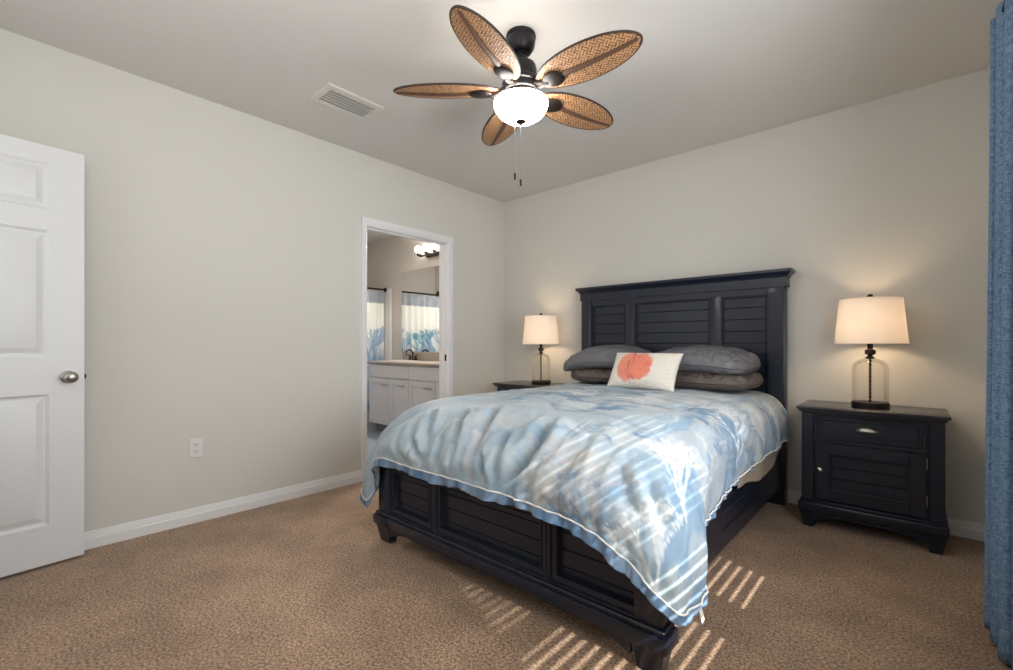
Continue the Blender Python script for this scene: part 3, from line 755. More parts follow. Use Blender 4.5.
# box spring, mattress
def soft_box(x0, x1, y0, y1, z0, z1, r, nm, lab, cat, mt):
    b = MB(); b.box(x0, x1, y0, y1, z0, z1, r, 4); o = b.build(nm, mt, None, 50, ((x0+x1)/2, (y0+y1)/2, z0)); return tag(o, lab, cat)
soft_box(1.122, 2.572, -2.135, -.125, .15, .40, .03, 'box_spring', 'beige cloth box spring inside the side rail of the bed', 'box spring', M_BEIGE)
soft_box(1.12, 2.58, -2.08, -.125, .402, .615, .07, 'mattress', 'beige mattress showing below the comforter edge', 'mattress', M_BEIGE)
# loose beige sheet corner hanging over the rail near the head
n, m_ = 60, 24
yy = np.linspace(-1.16, -.13, n)
low = np.interp(yy, [-1.16, -.95, -.72, -.55, -.40, -.28, -.13], [.365, .345, .305, .297, .325, .345, .39])
P = np.zeros((n, m_, 3))
for i in range(n):
    tt = np.linspace(0, 1, m_)
    P[i, :, 0] = 2.584+.026*np.minimum(1, tt*1.6)+.006*np.sin(yy[i]*17+tt*2)*tt
    P[i, :, 1] = yy[i]; P[i, :, 2] = .50+(low[i]-.50)*tt
o = gridmesh('mattress_cover', P, M_BEIGE, None, (2.61, -.6, .4)); o.modifiers.new('thickness', 'SOLIDIFY').thickness = .004
b = MB(); b.tube([tuple(P[i, -1]) for i in range(n)], .004, 6); b.build('cover_hem', mat('brown_grey_hem', lin(120, 108, 98), .9, bump=.01), o)
tag(o, 'beige mattress cover sagging over the side rail near the headboard', 'mattress cover')

# ------------------------------------------------------------------ comforter
ZT = .768
ST = [  # inner (x,y) | shoulder c1 | c2 | hem
    ((1.34, -.13), (1.06, -.13, .79), (1.00, -.13, .70), (1.02, -.13, .46)),
    ((1.34, -.80), (1.05, -.80, .79), (.98, -.80, .70), (1.0, -.80, .45)),
    ((1.34, -1.45), (1.04, -1.50, .79), (.97, -1.50, .69), (.98, -1.50, .42)),
    ((1.36, -1.64), (1.05, -1.88, .81), (.93, -1.98, .66), (.88, -2.02, .33)),
    ((1.39, -1.68), (1.08, -2.00, .80), (.92, -2.16, .64), (.895, -2.215, .255)),
    ((1.42, -1.68), (1.15, -2.02, .785), (.98, -2.215, .62), (.985, -2.250, .215)),
    ((1.46, -1.68), (1.24, -2.01, .77), (1.05, -2.235, .61), (1.050, -2.240, .285)),
    ((1.50, -1.66), (1.33, -2.01, .768), (1.15, -2.25, .64), (1.125, -2.272, .470)),
    ((1.62, -1.64), (1.52, -2.01, .772), (1.44, -2.26, .66), (1.42, -2.285, .488)),
    ((1.85, -1.63), (1.82, -2.01, .775), (1.80, -2.27, .67), (1.80, -2.287, .492)),
    ((2.05, -1.63), (2.08, -2.01, .775), (2.10, -2.27, .67), (2.10, -2.290, .490)),
    ((2.20, -1.64), (2.26, -2.00, .775), (2.31, -2.27, .665), (2.33, -2.295, .478)),
    ((2.28, -1.64), (2.38, -1.98, .772), (2.46, -2.27, .65), (2.49, -2.300, .448)),
    ((2.33, -1.63), (2.47, -1.96, .770), (2.61, -2.27, .64), (2.61, -2.305, .40)),
    ((2.36, -1.60), (2.53, -1.92, .768), (2.70, -2.22, .63), (2.70, -2.300, .325)),
    ((2.38, -1.57), (2.57, -1.84, .768), (2.73, -2.12, .625), (2.745, -2.260, .272)),
    ((2.39, -1.52), (2.60, -1.74, .768), (2.73, -2.00, .63), (2.752, -2.150, .275)),
    ((2.39, -1.46), (2.61, -1.62, .770), (2.715, -1.88, .64), (2.735, -2.01, .320)),
    ((2.39, -1.38), (2.615, -1.50, .772), (2.70, -1.75, .66), (2.69, -1.86, .400)),
    ((2.39, -1.20), (2.62, -1.26, .775), (2.695, -1.42, .68), (2.668, -1.52, .450)),
    ((2.38, -.80), (2.62, -.80, .775), (2.70, -.86, .68), (2.665, -.92, .480)),
    ((2.37, -.45), (2.61, -.45, .775), (2.69, -.48, .68), (2.66, -.50, .475)),
    ((2.36, -.13), (2.60, -.13, .775), (2.68, -.13, .68), (2.65, -.13, .465)),
]
key = np.array([[*s_[0], ZT, *s_[1], *s_[2], *s_[3]] for s_ in ST])
hem = key[:, 9:12]
cum = np.r_[0, np.cumsum(np.linalg.norm(np.diff(hem, axis=0)*[1, 1, .6], axis=1)+.02)]
NS = 820
sp = np.linspace(0, cum[-1], NS)
def catmull(cum, K, sp):
    n_ = len(cum); i = np.clip(np.searchsorted(cum, sp, 'right')-1, 0, n_-2)
    h = cum[i+1]-cum[i]; u = ((sp-cum[i])/h)[:, None]
    T = np.zeros_like(K); T[1:-1] = (K[2:]-K[:-2])/(cum[2:]-cum[:-2])[:, None]
    T[0] = (K[1]-K[0])/(cum[1]-cum[0]); T[-1] = (K[-1]-K[-2])/(cum[-1]-cum[-2])
    h = h[:, None]
    return (2*u**3-3*u**2+1)*K[i]+(u**3-2*u**2+u)*h*T[i]+(-2*u**3+3*u**2)*K[i+1]+(u**3-u**2)*h*T[i+1]
KK = catmull(cum, key, sp)
I_, C1, C2, H_ = KK[:, 0:3], KK[:, 3:6], KK[:, 6:9], KK[:, 9:12]
NI, NO = 60, 130
SPN = np.stack([np.full(NS, 1.86), np.clip(I_[:, 1], -1.50, -.13), np.full(NS, ZT+.012)], 1)
rows = []; tv = []
for k in range(NI):
    q = k/NI; rows.append(SPN*(1-q)+I_*q+np.array([0, 0, .010])*math.sin(q*PI)); tv.append(q-1)
for k in range(NO+1):
    q = k/NO
    rows.append((1-q)**3*I_+3*(1-q)**2*q*C1+3*(1-q)*q*q*C2+q**3*H_); tv.append(q)
G = np.stack(rows, 1); tv = np.array(tv)[None, :]+0*sp[:, None]          # (NS, rows, 3)
Q = np.clip(tv, 0, 1); SS = sp[:, None]+0*tv
# cloth coordinates: distance unrolled outward from the inner ring
seglen = np.linalg.norm(np.diff(G, axis=1), axis=2)
outd = np.zeros_like(SS); outd[:, NI+1:] = np.cumsum(seglen[:, NI:], 1)
dirn = (C1-I_)[:, :2]; dirn /= np.linalg.norm(dirn, axis=1)[:, None]+1e-9
CA = G[..., 0].copy(); CB = G[..., 1].copy()
CA[:, NI:] = I_[:, None, 0]+dirn[:, None, 0]*outd[:, NI:]; CB[:, NI:] = I_[:, None, 1]+dirn[:, None, 1]*outd[:, NI:]
# normals
dU = np.gradient(G, axis=0); dV = np.gradient(G, axis=1)
NV = np.cross(dU, dV); NV /= np.linalg.norm(NV, axis=2)[..., None]+1e-9
flip = np.sign(NV[..., 2:3].mean()); NV *= flip
hemlen = np.r_[0, np.cumsum(np.linalg.norm(np.diff(H_, axis=0), axis=1))][:, None]+0*tv
front = np.exp(-((SS-cum[9])/(cum[15]-cum[9]))**4)                           # 1 around the foot end
e_h = (1-Q)*outd[:, -1:]                                                     # distance above the hem
# long folds running up from the foot hem
fx = G[..., 0]+.55*(G[..., 1]+2.2)*.4
fold = np.abs(fbm(fx*5.2+2.0*fbm(fx*1.7, outd*1.2, 31, 2), outd*1.3+1.1, 11, 3))
crease = 1-2.2*fold
amp = front*sstep(.10, .62, outd)*sstep(0, .10, e_h)
disp = .020*amp*crease
fold2 = fbm(G[..., 0]*13+fbm(G[..., 0]*3, outd*3, 5, 2), outd*2.4, 21, 3)
disp += .015*front*sstep(.12, .5, outd)*sstep(0, .08, e_h)*fold2
# the deep creases of the bunched cloth, each a polyline on the unrolled cloth: depth, half width, points
CREASES = [
    (.050, .022, [(2.06, -1.92), (2.08, -2.0), (2.13, -2.15), (2.12, -2.27), (2.04, -2.40)]),
    (.034, .017, [(1.60, -1.80), (1.64, -1.86), (1.78, -2.11), (1.83, -2.25), (1.86, -2.38)]),
    (.034, .015, [(1.47, -1.88), (1.49, -1.94), (1.65, -2.16), (1.71, -2.27), (1.72, -2.38)]),
    (.028, .014, [(1.84, -2.14), (1.87, -2.27), (1.95, -2.38)]),
    (.030, .015, [(1.30, -1.96), (1.32, -2.01), (1.44, -2.16), (1.53, -2.30)]),
    (.024, .013, [(1.33, -2.14), (1.42, -2.28), (1.52, -2.38)]),
    (.022, .013, [(1.29, -2.20), (1.32, -2.32), (1.41, -2.40)]),
    (.024, .020, [(2.31, -2.04), (2.31, -2.24), (2.26, -2.37)]),
    (.034, .016, [(1.90, -2.05), (1.92, -2.11), (1.99, -2.26), (2.02, -2.38)]),
    (.026, .020, [(2.60, -2.14), (2.63, -2.2), (2.69, -2.25), (2.75, -2.29)]),
    (.022, .020, [(2.48, -2.14), (2.51, -2.19), (2.58, -2.28), (2.68, -2.31)]),
    (.024, .022, [(2.68, -1.17), (2.71, -1.15), (2.80, -1.10), (2.88, -.97)]),
    (.018, .014, [(1.56, -2.16), (1.60, -2.28), (1.62, -2.39)]),
    (.018, .014, [(2.20, -2.20), (2.19, -2.30), (2.16, -2.41)]),
    (.016, .018, [(2.72, -1.75), (2.82, -1.70), (2.90, -1.62)]),
    (.016, .018, [(2.66, -.62), (2.76, -.58), (2.86, -.50)]),
    (.014, .02, [(1.75, -1.55), (1.9, -1.72), (2.0, -1.85)]), (.012, .02, [(2.25, -1.2), (2.4, -1.32), (2.55, -1.38)]), (.012, .02, [(1.5, -1.3), (1.65, -1.42), (1.7, -1.6)])]
wobA = CA+.010*fbm(CA*9, CB*9, 301, 2); wobB = CB+.010*fbm(CA*9, CB*9, 302, 2)
for dp, wd, pl in CREASES:
    pl = np.array(pl); best = np.full(CA.shape, 9.0); sgn = np.zeros(CA.shape); tt_ = np.zeros(CA.shape); n_ = len(pl)-1
    for k in range(n_):
        x0, y0 = pl[k]; dx, dy = pl[k+1]-pl[k]; L2 = dx*dx+dy*dy
        u_ = np.clip(((wobA-x0)*dx+(wobB-y0)*dy)/L2, 0, 1); ex_ = wobA-x0-u_*dx; ey_ = wobB-y0-u_*dy
        dd = np.hypot(ex_, ey_); m0 = dd < best
        best = np.where(m0, dd, best); sgn = np.where(m0, np.sign(dx*ey_-dy*ex_)*dd, sgn); tt_ = np.where(m0, (k+u_)/n_, tt_)
    tp = sstep(0, .35, tt_)*sstep(1.0, .8, tt_)*.999
    disp += tp*dp*(-1.0*np.exp(-(best/wd)**1.4)+.42*np.exp(-((sgn-wd*2.4)/(wd*1.6))**2)+.30*np.exp(-((sgn+wd*2.6)/(wd*1.8))**2))
# quilt fullness on the top and gentle sag on the side
disp += .014*fbm(CA*3.0, CB*2.4, 41, 3)+.006*fbm(CA*9+2*fbm(CA*3, CB*3, 47, 2), CB*6, 43, 3)+.0030*fbm(CA*24+2*fbm(CA*5, CB*5, 49, 2), CB*17, 45, 3)
side = (1-front)*(SS > cum[10])
disp += .016*side*sstep(0, .15, outd)*fbm(G[..., 1]*4.2, outd*2.6, 51, 3)
cornr = np.exp(-((SS-cum[16])/(.26))**2)
disp += .022*cornr*sstep(.15, .45, outd)*fbm(SS*5.0+2.3, outd*1.6+.5, 61, 2)
# puckers along the seam above the ruffle
hemz = np.exp(-(e_h/.055)**2)*(Q > .5)
disp += .0085*hemz*fbm(hemlen*38, e_h*7, 71, 2)+.009*np.exp(-(e_h/.15)**2)*sstep(0, .03, e_h)*fbm(hemlen*17, e_h*3.5, 73, 3)
disp *= np.where(tv < 0, .7+.3*(1+tv), 1)
G2 = G+NV*disp[..., None]
# hem thickness: curl under
HN = NV[:, -1]; last = G2[:, -1]; prev = G2[:, -2]; dn = last-prev; dn /= np.linalg.norm(dn, axis=1)[:, None]+1e-9
ex = []
for a_ in (30, 70, 110, 150, 180):
    r_ = .009; aa = math.radians(a_); ex.append(last+dn*r_*math.sin(aa)-HN*r_*(1-math.cos(aa)))
for q in (.015, .04): ex.append(last-dn*q-HN*.022)
# printed watercolour cloth
allG = np.concatenate([G2, np.stack(ex, 1)], 1)
pad = lambda Z: np.concatenate([Z, np.repeat(Z[:, -1:], len(ex), 1)], 1)
A, B = pad(CA), pad(CB)
c_pale = np.array(lin(168, 182, 191)); c_blue = np.array(lin(122, 153, 180)); c_deep = np.array(lin(84, 120, 153)); c_white = np.array(lin(193, 198, 200)); c_grey = np.array(lin(156, 163, 170))
wq = fbm(A*2.6+.7*fbm(A*3, B*3, 3), B*4.4, 91, 5, .6)
w2 = fbm(A*4.4+8, B*9+1.2*fbm(A*4, B*4, 13), 95, 5, .6)
w3 = fbm(A*14+3*fbm(A*3, B*3, 15, 2), B*4.0, 97, 3)
colr = np.ones(A.shape+(3,))*c_pale
def mixc(colr, c, f): f = np.clip(f, 0, 1)[..., None]; return colr*(1-f)+c*f
colr = mixc(colr, c_blue, sstep(-.05, .40, wq)*.75)
colr = mixc(colr, c_grey, sstep(.05, .5, fbm(A*2.6+5, B*2.2, 99, 4))*.6)
colr = mixc(colr, c_deep, sstep(.08, .42, w2)*.85)
colr = mixc(colr, c_white, sstep(.05, .36, fbm(A*4.6, B*8+3, 101, 5, .6))*.75)
sidew = sstep(2.35, 2.62, A)
colr = mixc(colr, c_blue*.95, sidew*sstep(-.10, .3, w3)*.85)
colr = mixc(colr, c_white, sidew*sstep(.15, .45, fbm(A*5, B*9, 103, 4))*.45)
band = np.abs(((A*.35+B*.95)*1.0+.03*fbm(A*3, B*3, 33, 2)) % .62-.31)
colr = mixc(colr, c_deep, np.exp(-(band/.018)**2)*.35)
colr = mixc(colr, np.array(lin(164, 181, 192)), .68*sstep(-1.62, -1.95, B)*sstep(2.35, 1.95, A))
rng = random.Random(12)
CORALS = [  # a, b, angle, size, colour
    (2.79, -2.17, 2.2, .40, 'w'), (2.91, -1.22, 3.05, .42, 'w'), (2.88, -.78, 3.3, .36, 'w'), (2.88, -.45, 3.2, .30, 'w'), (2.80, -2.46, 2.4, .28, 'w'),
    (2.50, -2.46, 2.1, .34, 'g'), (2.22, -2.46, 1.6, .36, 'g'), (1.85, -2.40, 1.75, .46, 'g'), (2.12, -1.25, 1.2, .26, 'w'), (2.36, -1.72, 1.6, .34, 'g'),
    (1.60, -2.12, 1.7, .36, 'g'), (1.95, -1.30, .4, .36, 'w'), (1.50, -1.20, .2, .34, 'w'), (2.20, -.86, .5, .34, 'w'), (1.65, -.72, .1, .32, 'g'), (1.28, -2.1, 1.7, .30, 'g'), (2.42, -1.30, 1.0, .30, 'w'), (1.35, -.95, .3, .3, 'w')]
for (a_, b_, an, sz, c) in CORALS:
    sg = coral_segments(a_, b_, an, sz, rng, 5, .34, .02)
    cv = paint_segments(A, B, sg)*(.55+.45*sstep(-.3, .3, fbm(A*40, B*40, 19, 2)))*(.95 if c == 'w' else .42)
    colr = mixc(colr, np.array(lin(216, 220, 222)) if c == 'w' else np.array(lin(186, 176, 170)), cv)
colr = np.clip(colr, 0, .92)
M_COMF = printed('watercolour_coral_comforter_cloth', .62, .15, .12, 500)
o = gridmesh('comforter', allG, M_COMF, None, (1.86, -1.1, .4), colors=colr)
tag(o, 'pale blue comforter with white coral print draped over the bed', 'comforter')
COMF = o
# ruffle and piping along the hem
i0 = int(np.searchsorted(sp, cum[2])); sel = np.arange(i0, NS)
hl = hemlen[sel, 0]
nr = 12; R = np.zeros((len(sel), nr, 3))
dnv = dn[sel].copy(); hn = HN[sel]
for k in range(nr):
    q = k/(nr-1)
    wv_ = (.006*np.sin(hl*2*PI/.095+2.6*np.sin(hl*5))+.010*vnoise(hl*17, hl*0+3, 9))*q
    wid = (.029*sstep(cum[19]+.25, cum[17]-.05, sp[sel])+.010)*(1+.25*vnoise(hl*9, hl*0+1, 4))
    R[:, k] = last[sel]+dnv*(.004+wid[:, None]*q)+hn*(wv_[:, None]+.003)
cr = np.ones((len(sel), nr, 3))*np.array(lin(84, 118, 156))
wr = (.5+.9*fbm(hl*26, hl*0, 3, 3)).clip(0, 1)[:, None]+0*cr[..., 0]
cr = cr*(1-.5*wr[..., None])+np.array(lin(160, 180, 200))*.5*wr[..., None]
ruf = gridmesh('ruffle', R, printed('blue_ruffle_cloth', .7, .1), COMF, colors=cr)
ruf.modifiers.new('thickness', 'SOLIDIFY').thickness = .003
b = MB(); b.tube([tuple(p) for p in (last[sel]+dnv*.004+hn*.006)[::2]], .0034, 7); b.build('piping', mat('white_piping_cord', lin(232, 232, 228), .7, bump=.02), COMF)
it = int(np.searchsorted(sp, cum[16]+.02)); pt = last[it]+dn[it]*.03
b = MB(); e_t = H_[min(it+12, NS-1)]-H_[it-12]; e_t = e_t/np.linalg.norm(e_t)
v0 = Vector(pt)-Vector((0, 0, .0)); ex_ = Vector(e_t)
q0 = [v0-ex_*.012, v0+ex_*.012, v0+ex_*.014+Vector((.012, 0, -.055)), v0-ex_*.010+Vector((.012, 0, -.055))]
th = Vector((.0015, .001, 0))
b.add([*q0, *[q+th for q in q0]], [(0, 1, 2, 3), (4, 5, 6, 7), (0, 1, 5, 4), (1, 2, 6, 5), (2, 3, 7, 6), (3, 0, 4, 7)])
b.build('care_tag', mat('white_care_tag', lin(230, 228, 224), .7), COMF)

# ------------------------------------------------------------------ pillows
def pillow(name, c, L, D, T, mt, label, group=None, rz=0, tilt=0, seed=1, sag=.0, colors=None, loc=None, p_=3.0, nn=90, mm=70, pinch=.06, wr=1.0, rnd=0):
    u = np.linspace(-1, 1, nn)[:, None]+0*np.zeros((1, mm)); v = np.linspace(-1, 1, mm)[None, :]+0*u
    ca_ = 1-pinch*(1-np.abs(v)**2)*np.abs(u)**4-rnd*np.abs(v)**5*np.abs(u); cb_ = 1-pinch*(1-np.abs(u)**2)*np.abs(v)**4-rnd*1.5*np.abs(u)**5*np.abs(v)
    X = u*ca_*L/2; Y = v*cb_*D/2
    prof_ = (np.clip(1-np.abs(u)**p_, 0, 1)**.45)*(np.clip(1-np.abs(v)**p_, 0, 1)**.45)
    w1 = (fbm(u*3+seed, v*3.5, seed, 3)*.06-.10*np.exp(-(np.abs(fbm(u*2.2+seed, v*3+seed, seed+5, 2))/.06)**2)*.5)*wr; edge = np.exp(-((1-np.abs(u))/.22)**2)+np.exp(-((1-np.abs(v))/.22)**2)
    w_e = (fbm(u*11+seed, v*11, seed+3, 2))*.34*edge*wr
    up_ = T*(.62*prof_*(1+w1*2+w_e)+.006); lo_ = -T*(.38*prof_*(1+w_e))-.002
    edgeline = .010*fbm(u*5, v*5, seed+8, 2)*edge*0
    Zu = up_+edgeline-sag*(u**2)*.5; Zl = lo_+edgeline-sag*(u**2)*.5
    top = np.stack([X, Y, Zu], -1); bot = np.stack([X, Y, Zl], -1)[:, ::-1]
    P = np.concatenate([top, bot], 1)
    M = Matrix.Translation(c) @ Matrix.Rotation(rz, 4, 'Z') @ Matrix.Rotation(tilt, 4, 'X')
    Mn = np.array(M); P = P @ Mn[:3, :3].T+Mn[:3, 3]
    cl = None
    if colors is not None:
        cc = colors(u, v); cl = np.concatenate([cc, cc[:, ::-1]*0+np.array(lin(226, 220, 208))], 1)
    o = gridmesh(name, P, mt, None, c, colors=cl, smooth=180)
    return tag(o, label, 'pillow' if name == 'bed_pillow' else 'cushion', group)
GP = 'bed pillows stacked by the headboard'
pillow('bed_pillow', (1.53, -.37, .838), .70, .46, .145, M_TAUPE, 'taupe pillow lying under the left charcoal pillow', GP, .02, .03, 3, pinch=0, rnd=.16, p_=3.3)
pillow('bed_pillow', (2.185, -.37, .838), .70, .46, .145, M_TAUPE, 'taupe pillow lying under the right charcoal pillow', GP, -.02, .03, 5, pinch=0, rnd=.14, p_=3.3)
pillow('bed_pillow', (1.49, -.375, .972), .76, .49, .165, M_CHAR, 'charcoal pillow topmost on the left pile, drooping at its outer end', GP, .03, .07, 7, sag=.15, pinch=0, rnd=.16, p_=3.3)
pillow('bed_pillow', (2.165, -.375, .968), .71, .49, .165, M_CHAR, 'charcoal pillow topmost on the right pile, nearer the door-fronted nightstand', GP, -.03, .07, 11, sag=.06, pinch=0, rnd=.16, p_=3.3)
def shell_print(u, v):
    base = np.ones(u.shape+(3,))*np.array(lin(234, 228, 216))
    x = u*.25; y = v*.135
    nz = .16*fbm(x*24, y*24, 3, 3)
    L_ = np.hypot((x+.092)/.088, (y-.010)/.118)+nz; R_ = np.hypot((x+.008)/.096, (y-.014)/.114)+nz
    ang_ = np.arctan2(y+.115, x+.045)
    ins = np.maximum(sstep(1.05, .84, L_), sstep(1.05, .84, R_))
    rib = .5+.5*np.sin(ang_*26+6*fbm(x*10, y*10, 8, 2))
    c = np.array(lin(230, 104, 74)); c2 = np.array(lin(247, 162, 128)); f = (.45*rib+.55*(.5+.5*fbm(x*26+y*20, y*50, 6, 3)))[..., None]
    red = c*(1-f)+c2*f
    inR = sstep(1.0, .9, R_)
    red = red*(1-.35*inR[..., None])+np.array(lin(238, 92, 66))*.35*inR[..., None]
    swirl = np.exp(-((R_-.93)/.09)**2)*sstep(.0, -.05, x)*.8+.7*np.exp(-((R_-.55)/.07)**2)*sstep(-.04, .03, y)*.6+np.exp(-(((x+.045)/.020)**2+((y+.085)/.035)**2))
    dk = np.clip(swirl, 0, 1)[..., None]*.65
    red = red*(1-dk)+np.array(lin(190, 62, 48))*dk
    foot_ = (np.exp(-((y+.110)/.016)**2)*np.exp(-((x+.01)/.08)**2)*(.5+.5*fbm(x*60, y*30, 9, 2)))[..., None]*.8
    base = base*(1-foot_)+np.array(lin(190, 130, 122))*foot_
    a = (ins*(.78+.22*rib))[..., None]
    return base*(1-a)+red*a
pillow('throw_cushion', (1.910, -.715, .905), .50, .27, .10, printed('white_canvas_shell_print', .85, .1), 'white lumbar cushion with coral-orange shell print, leaning on the pillows', None, -.10, math.radians(62), 2, colors=shell_print, p_=2.6, nn=150, mm=110, pinch=.05, wr=.4)

# ================================================================== NIGHTSTANDS
def cup_pull(c, par):
    b = MB(); n_ = 16; m2 = 8; vs = []; fs = []
    for i in range(n_+1):
        a = PI*i/n_
        for j in range(m2+1):
            e = PI/2*j/m2
            vs.append((c[0]-.045*math.cos(a)*(1-.0*e), c[1]-.028*math.sin(e)*math.sin(a)**.6, c[2]-.010+.032*math.cos(e)*math.sin(a)**.6))
    for i in range(n_):
        for j in range(m2): fs.append((i*(m2+1)+j, (i+1)*(m2+1)+j, (i+1)*(m2+1)+j+1, i*(m2+1)+j+1))
    b.add(vs, fs)
    b.box(c[0]-.050, c[0]+.050, c[1]-.003, c[1], c[2]-.008, c[2]+.003, .001)
    o = b.build('cup_pull', M_NICKEL, par, 60); o.modifiers.new('thickness', 'SOLIDIFY').thickness = .0015; return o
def nightstand(x0, label):
    """x0 is the left edge of the top; the piece stands against the back wall"""
    W2 = .670; x1 = x0+W2; yf = -.400; yb = -.022
    t = thing('nightstand', ((x0+x1)/2, -.21, 0), label, 'nightstand', None)
    b = MB(); b.box(x0, x1, yf-.042, yb, .699, .717, .007, 3); b.box(x0+.012, x1-.012, yf-.030, yb, .684, .702, .006, 2); b.build('top', M_TOP, t)
    bx0, bx1 = x0+.022, x1-.022
    b = MB()
    b.box(bx0+.06, bx1-.06, yf+.012, yb, .17, .685); b.box(bx0, bx0+.062, yf, yb, .13, .685, .004); b.box(bx1-.062, bx1, yf, yb, .13, .685, .004)
    b.box(bx0+.06, bx1-.06, yf+.004, yf+.03, .672, .686); b.box(bx0+.06, bx1-.06, yf+.004, yf+.03, .512, .532, .002)
    b.build('body', M_NAVY, t)
    b = MB(); b.box(bx0-.016, bx1+.016, yf-.018, yb, .092, .150, .012, 3); b.box(bx0-.006, bx1+.006, yf-.008, yb, .150, .166, .005, 2)
    pts = [(bx0+.06, .10), (bx0+.06, .045)]
    for q in range(13):
        a_ = q/12; pts.append((bx0+.08+.12*a_, .045+.030*math.sin(a_*PI/2)))
    for q in range(13):
        a_ = q/12; pts.append((bx1-.20+.12*a_, .075-.030*(1-math.cos(a_*PI/2))))
    pts += [(bx1-.06, .045), (bx1-.06, .10)]
    b.prism(pts, 'y', yf-.004, yf+.016)
    b.build('base_moulding', M_NAVY, t)
    for fx_, s_ in ((bx0, 1), (bx1, -1)):
        for yy0, yy1 in ((yf-.010, yf+.065), (yb-.07, yb)):
            b = MB(); o0 = fx_-s_*.008; o1 = fx_+s_*.075; q1 = fx_+s_*.010; q2 = fx_+s_*.060
            vs = [(o0, yy0, .096), (o1, yy0, .096), (o1, yy1, .096), (o0, yy1, .096), (q1, yy0+.012, 0), (q2, yy0+.012, 0), (q2, yy1-.008, 0), (q1, yy1-.008, 0)]
            b.add(vs, [(0, 1, 2, 3), (4, 5, 6, 7), (0, 1, 5, 4), (1, 2, 6, 5), (2, 3, 7, 6), (3, 0, 4, 7)]); b.build('foot', M_NAVY, t)
    dx0, dx1 = bx0+.072, bx1-.072
    b = MB(); b.box(dx0, dx1, yf+.006, yf+.024, .536, .668, .003); mould(b, dx0, dx1, .536, .668, yf+.006, .016, .006); b.box(dx0+.028, dx1-.028, yf-.0, yf+.01, .562, .642, .004)
    dr = b.build('drawer', M_NAVY, t); cup_pull(((x0+x1)/2, yf-.0, .604), dr)
    b = MB(); r = .066
    z0, z1 = .172, .508
    b.box(dx0, dx0+r, yf-.004, yf+.016, z0, z1, .003); b.box(dx1-r, dx1, yf-.004, yf+.016, z0, z1, .003)
    b.box(dx0+r-.002, dx1-r+.002, yf-.004, yf+.016, z1-r, z1, .003); b.box(dx0+r-.002, dx1-r+.002, yf-.004, yf+.016, z0, z0+r, .003)
    mould(b, dx0+r-.002, dx1-r+.002, z0+r-.002, z1-r+.002, yf+.004, .014, .013)
    shiplap(b, dx0+r, dx1-r, z0+r, z1-r, yf+.007, .068)
    d = b.build('door', M_NAVY, t)
    b = MB(); MK = Matrix.Translation((dx0+.022, yf-.004, (z0+z1)/2+.01)) @ Matrix.Rotation(PI/2, 4, 'X')
    b.lathe([(0, 0), (.010, 0), (.008, .010), (.018, .016), (.0195, .024), (.013, .032), (0, .035)], (0, 0, 0), 20, MK); b.build('knob', M_NICKEL, d, 60)
    for zc in (.43, .235):
        b = MB(); b.tube([(dx1+.003, yf-.005, zc), (dx1+.003, yf-.005, zc+.06)], .0035, 8); b.build('hinge', M_NICKEL, d)
    return t
nightstand(2.747, 'blue-black nightstand with cup-pull drawer and louvered door by the blue curtain')
nightstand(.245, 'blue-black nightstand behind the left side of the bed, mostly hidden')

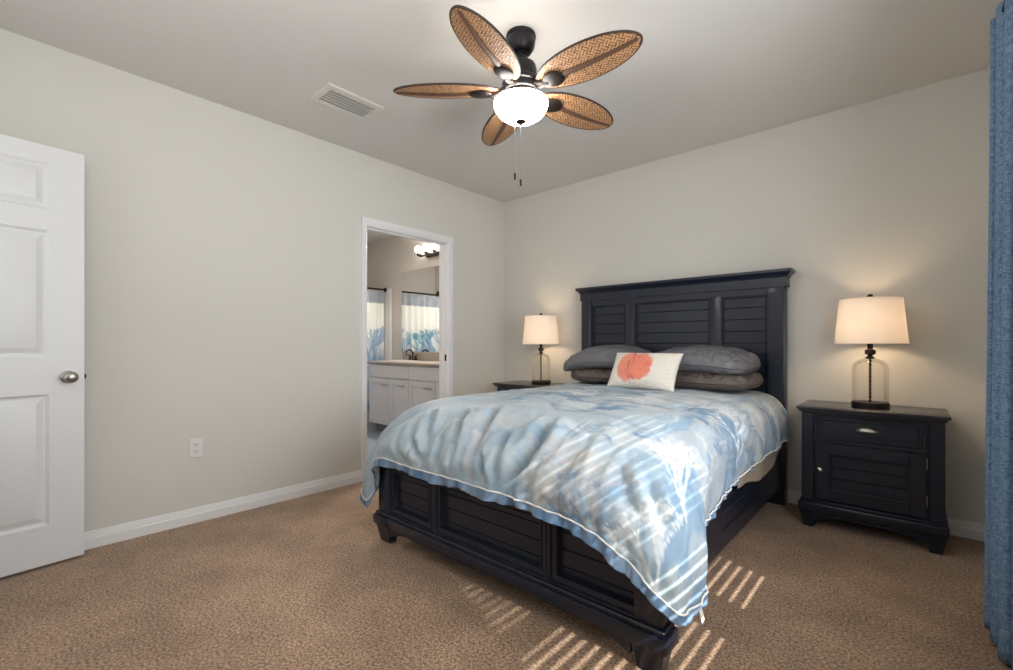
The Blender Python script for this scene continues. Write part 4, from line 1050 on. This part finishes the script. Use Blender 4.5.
# ================================================================== TABLE LAMPS
def table_lamp(x, y, z, label, watts):
    t = thing('table_lamp', (x, y, z), label, 'lamp')
    b = MB(); b.lathe([(0, 0), (.089, 0), (.090, .003), (.090, .026), (.088, .029), (0, .029)], (x, y, z), 40); b.build('base', M_BRONZE, t)
    b = MB(); b.lathe([(.086, .029), (.086, .222), (.083, .242), (.075, .258), (.060, .271), (.040, .280), (.022, .286)], (x, y, z), 48); b.build('glass_jar', M_JAR, t, 60)
    b = MB(); pts = []; rs = []
    for q in range(61):
        a_ = q/60; pts.append((x, y, z+.029+.258*a_)); rs.append(.0065+.0022*math.sin(a_*PI*22))
    b.tube(pts, rs, 12); b.build('twisted_rod', M_BRONZE, t, 60)
    b = MB(); b.lathe([(0, .282), (.020, .282), (.023, .288), (.018, .294), (.012, .298), (.012, .306), (.026, .310), (.026, .334), (.014, .338), (.012, .345), (.014, .35), (.014, .40), (0, .40)], (x, y, z), 24); b.build('socket_cap', M_BRONZE, t)
    b = MB(); rb, rt_ = .172, .148; zb, zt = .372, .632
    b.lathe([(rb, zb), (rt_, zt)], (x, y, z), 64); sh = b.build('lamp_shade', M_SHADE, t, 60)
    ms_ = bpy.data.materials.get('cream_shade_binding') or mat('cream_shade_binding', lin(236, 226, 212), .8, bump=.01)
    for r_, zz_ in ((rb, zb), (rt_, zt)):
        b = MB(); b.tube([(x+r_*math.cos(a), y+r_*math.sin(a), z+zz_) for a in np.linspace(0, 2*PI, 65)], .0022, 6, False); b.build('shade_trim', ms_, sh)
    b = MB()
    for k in range(3):
        a = k*2*PI/3+.4; b.tube([(x, y, z+.628), (x+rt_*math.cos(a), y+rt_*math.sin(a), z+.628)], .0018, 6)
    b.tube([(x+.03, y, z+.39), (x+.05, y, z+.45), (x+.045, y, z+.58), (x, y, z+.628)], .0018, 6); b.tube([(x-.03, y, z+.39), (x-.05, y, z+.45), (x-.045, y, z+.58), (x, y, z+.628)], .0018, 6)
    b.build('harp', M_BRONZE, t)
    b = MB(); b.lathe([(0, .628), (.006, .628), (.006, .640), (.013, .644), (.014, .652), (.010, .660), (0, .662)], (x, y, z), 18); b.build('finial', M_BRONZE, t)
    b = MB(); b.sphere((x, y, z+.47), .030, 1, 1, 1.2); b.build('bulb', emit('lit_bulb', (1, .74, .45), 14), t)
    light('table_lamp_bulb_light', 'POINT', (x, y, z+.47), watts, (1.0, .72, .46), radius=.035)
    return t
table_lamp(3.083, -.215, .717, 'glass jar table lamp with cream shade on the right nightstand by the curtain', 11.5)
table_lamp(.660, -.215, .717, 'glass jar table lamp with cream shade left of the headboard', 8.5)
b = MB(); pts = []
for q in range(25):
    a_ = q/24; pts.append((2.745+.022*math.sin(a_*PI*1.0)*0+.03*a_, -.012-.0*a_, .49-.07*math.sin(a_*PI)+.02*a_))
b.tube(pts, .003, 8); b.box(2.725, 2.745, -.03, -.007, .483, .505, .004)
o = b.build('lamp_cord', M_CORD, None, loc=(2.75, -.012, .48)); tag(o, 'black lamp cord plugged in beside the right nightstand', 'cord')

# ================================================================== CURTAIN
n, m_ = 420, 60
uu = np.linspace(0, 1, n)[:, None]; zz = np.linspace(2.295, .015, m_)[None, :]
spread = 1+.06*sstep(2.3, 0, zz)
ph = uu*2*PI*3.6-2.6
Y = -1.140-.38*uu*spread-.014*np.sin(2*ph)*spread
X = 3.508+.022*np.cos(ph)*(1+.25*np.sin(uu*13))*(.85+.25*sstep(2.3, .2, zz))-.010*sstep(2.3, 0, zz)+.045*uu
P = np.stack([X+0*zz, Y+0*zz, zz+0*uu], -1)
o = gridmesh('window_curtain', P, M_DENIM, None, (3.5, -1.3, .015)); o.modifiers.new('thickness', 'SOLIDIFY').thickness = .004
tag(o, 'blue woven curtain hanging in folds to the carpet', 'curtain')
t = thing('curtain_rod', (3.5, -2.2, 2.27), 'dark curtain rod holding the blue curtain', 'curtain rod')
b = MB(); b.tube([(3.515, -1.22, 2.262), (3.515, -3.05, 2.262)], .009, 12); b.build('rod', M_BRONZE, t)
for y in (-2.07, -3.0):
    b = MB(); b.tube([(3.515, y, 2.262), (RX, y, 2.262)], .007, 8); b.build('bracket', M_BRONZE, t)
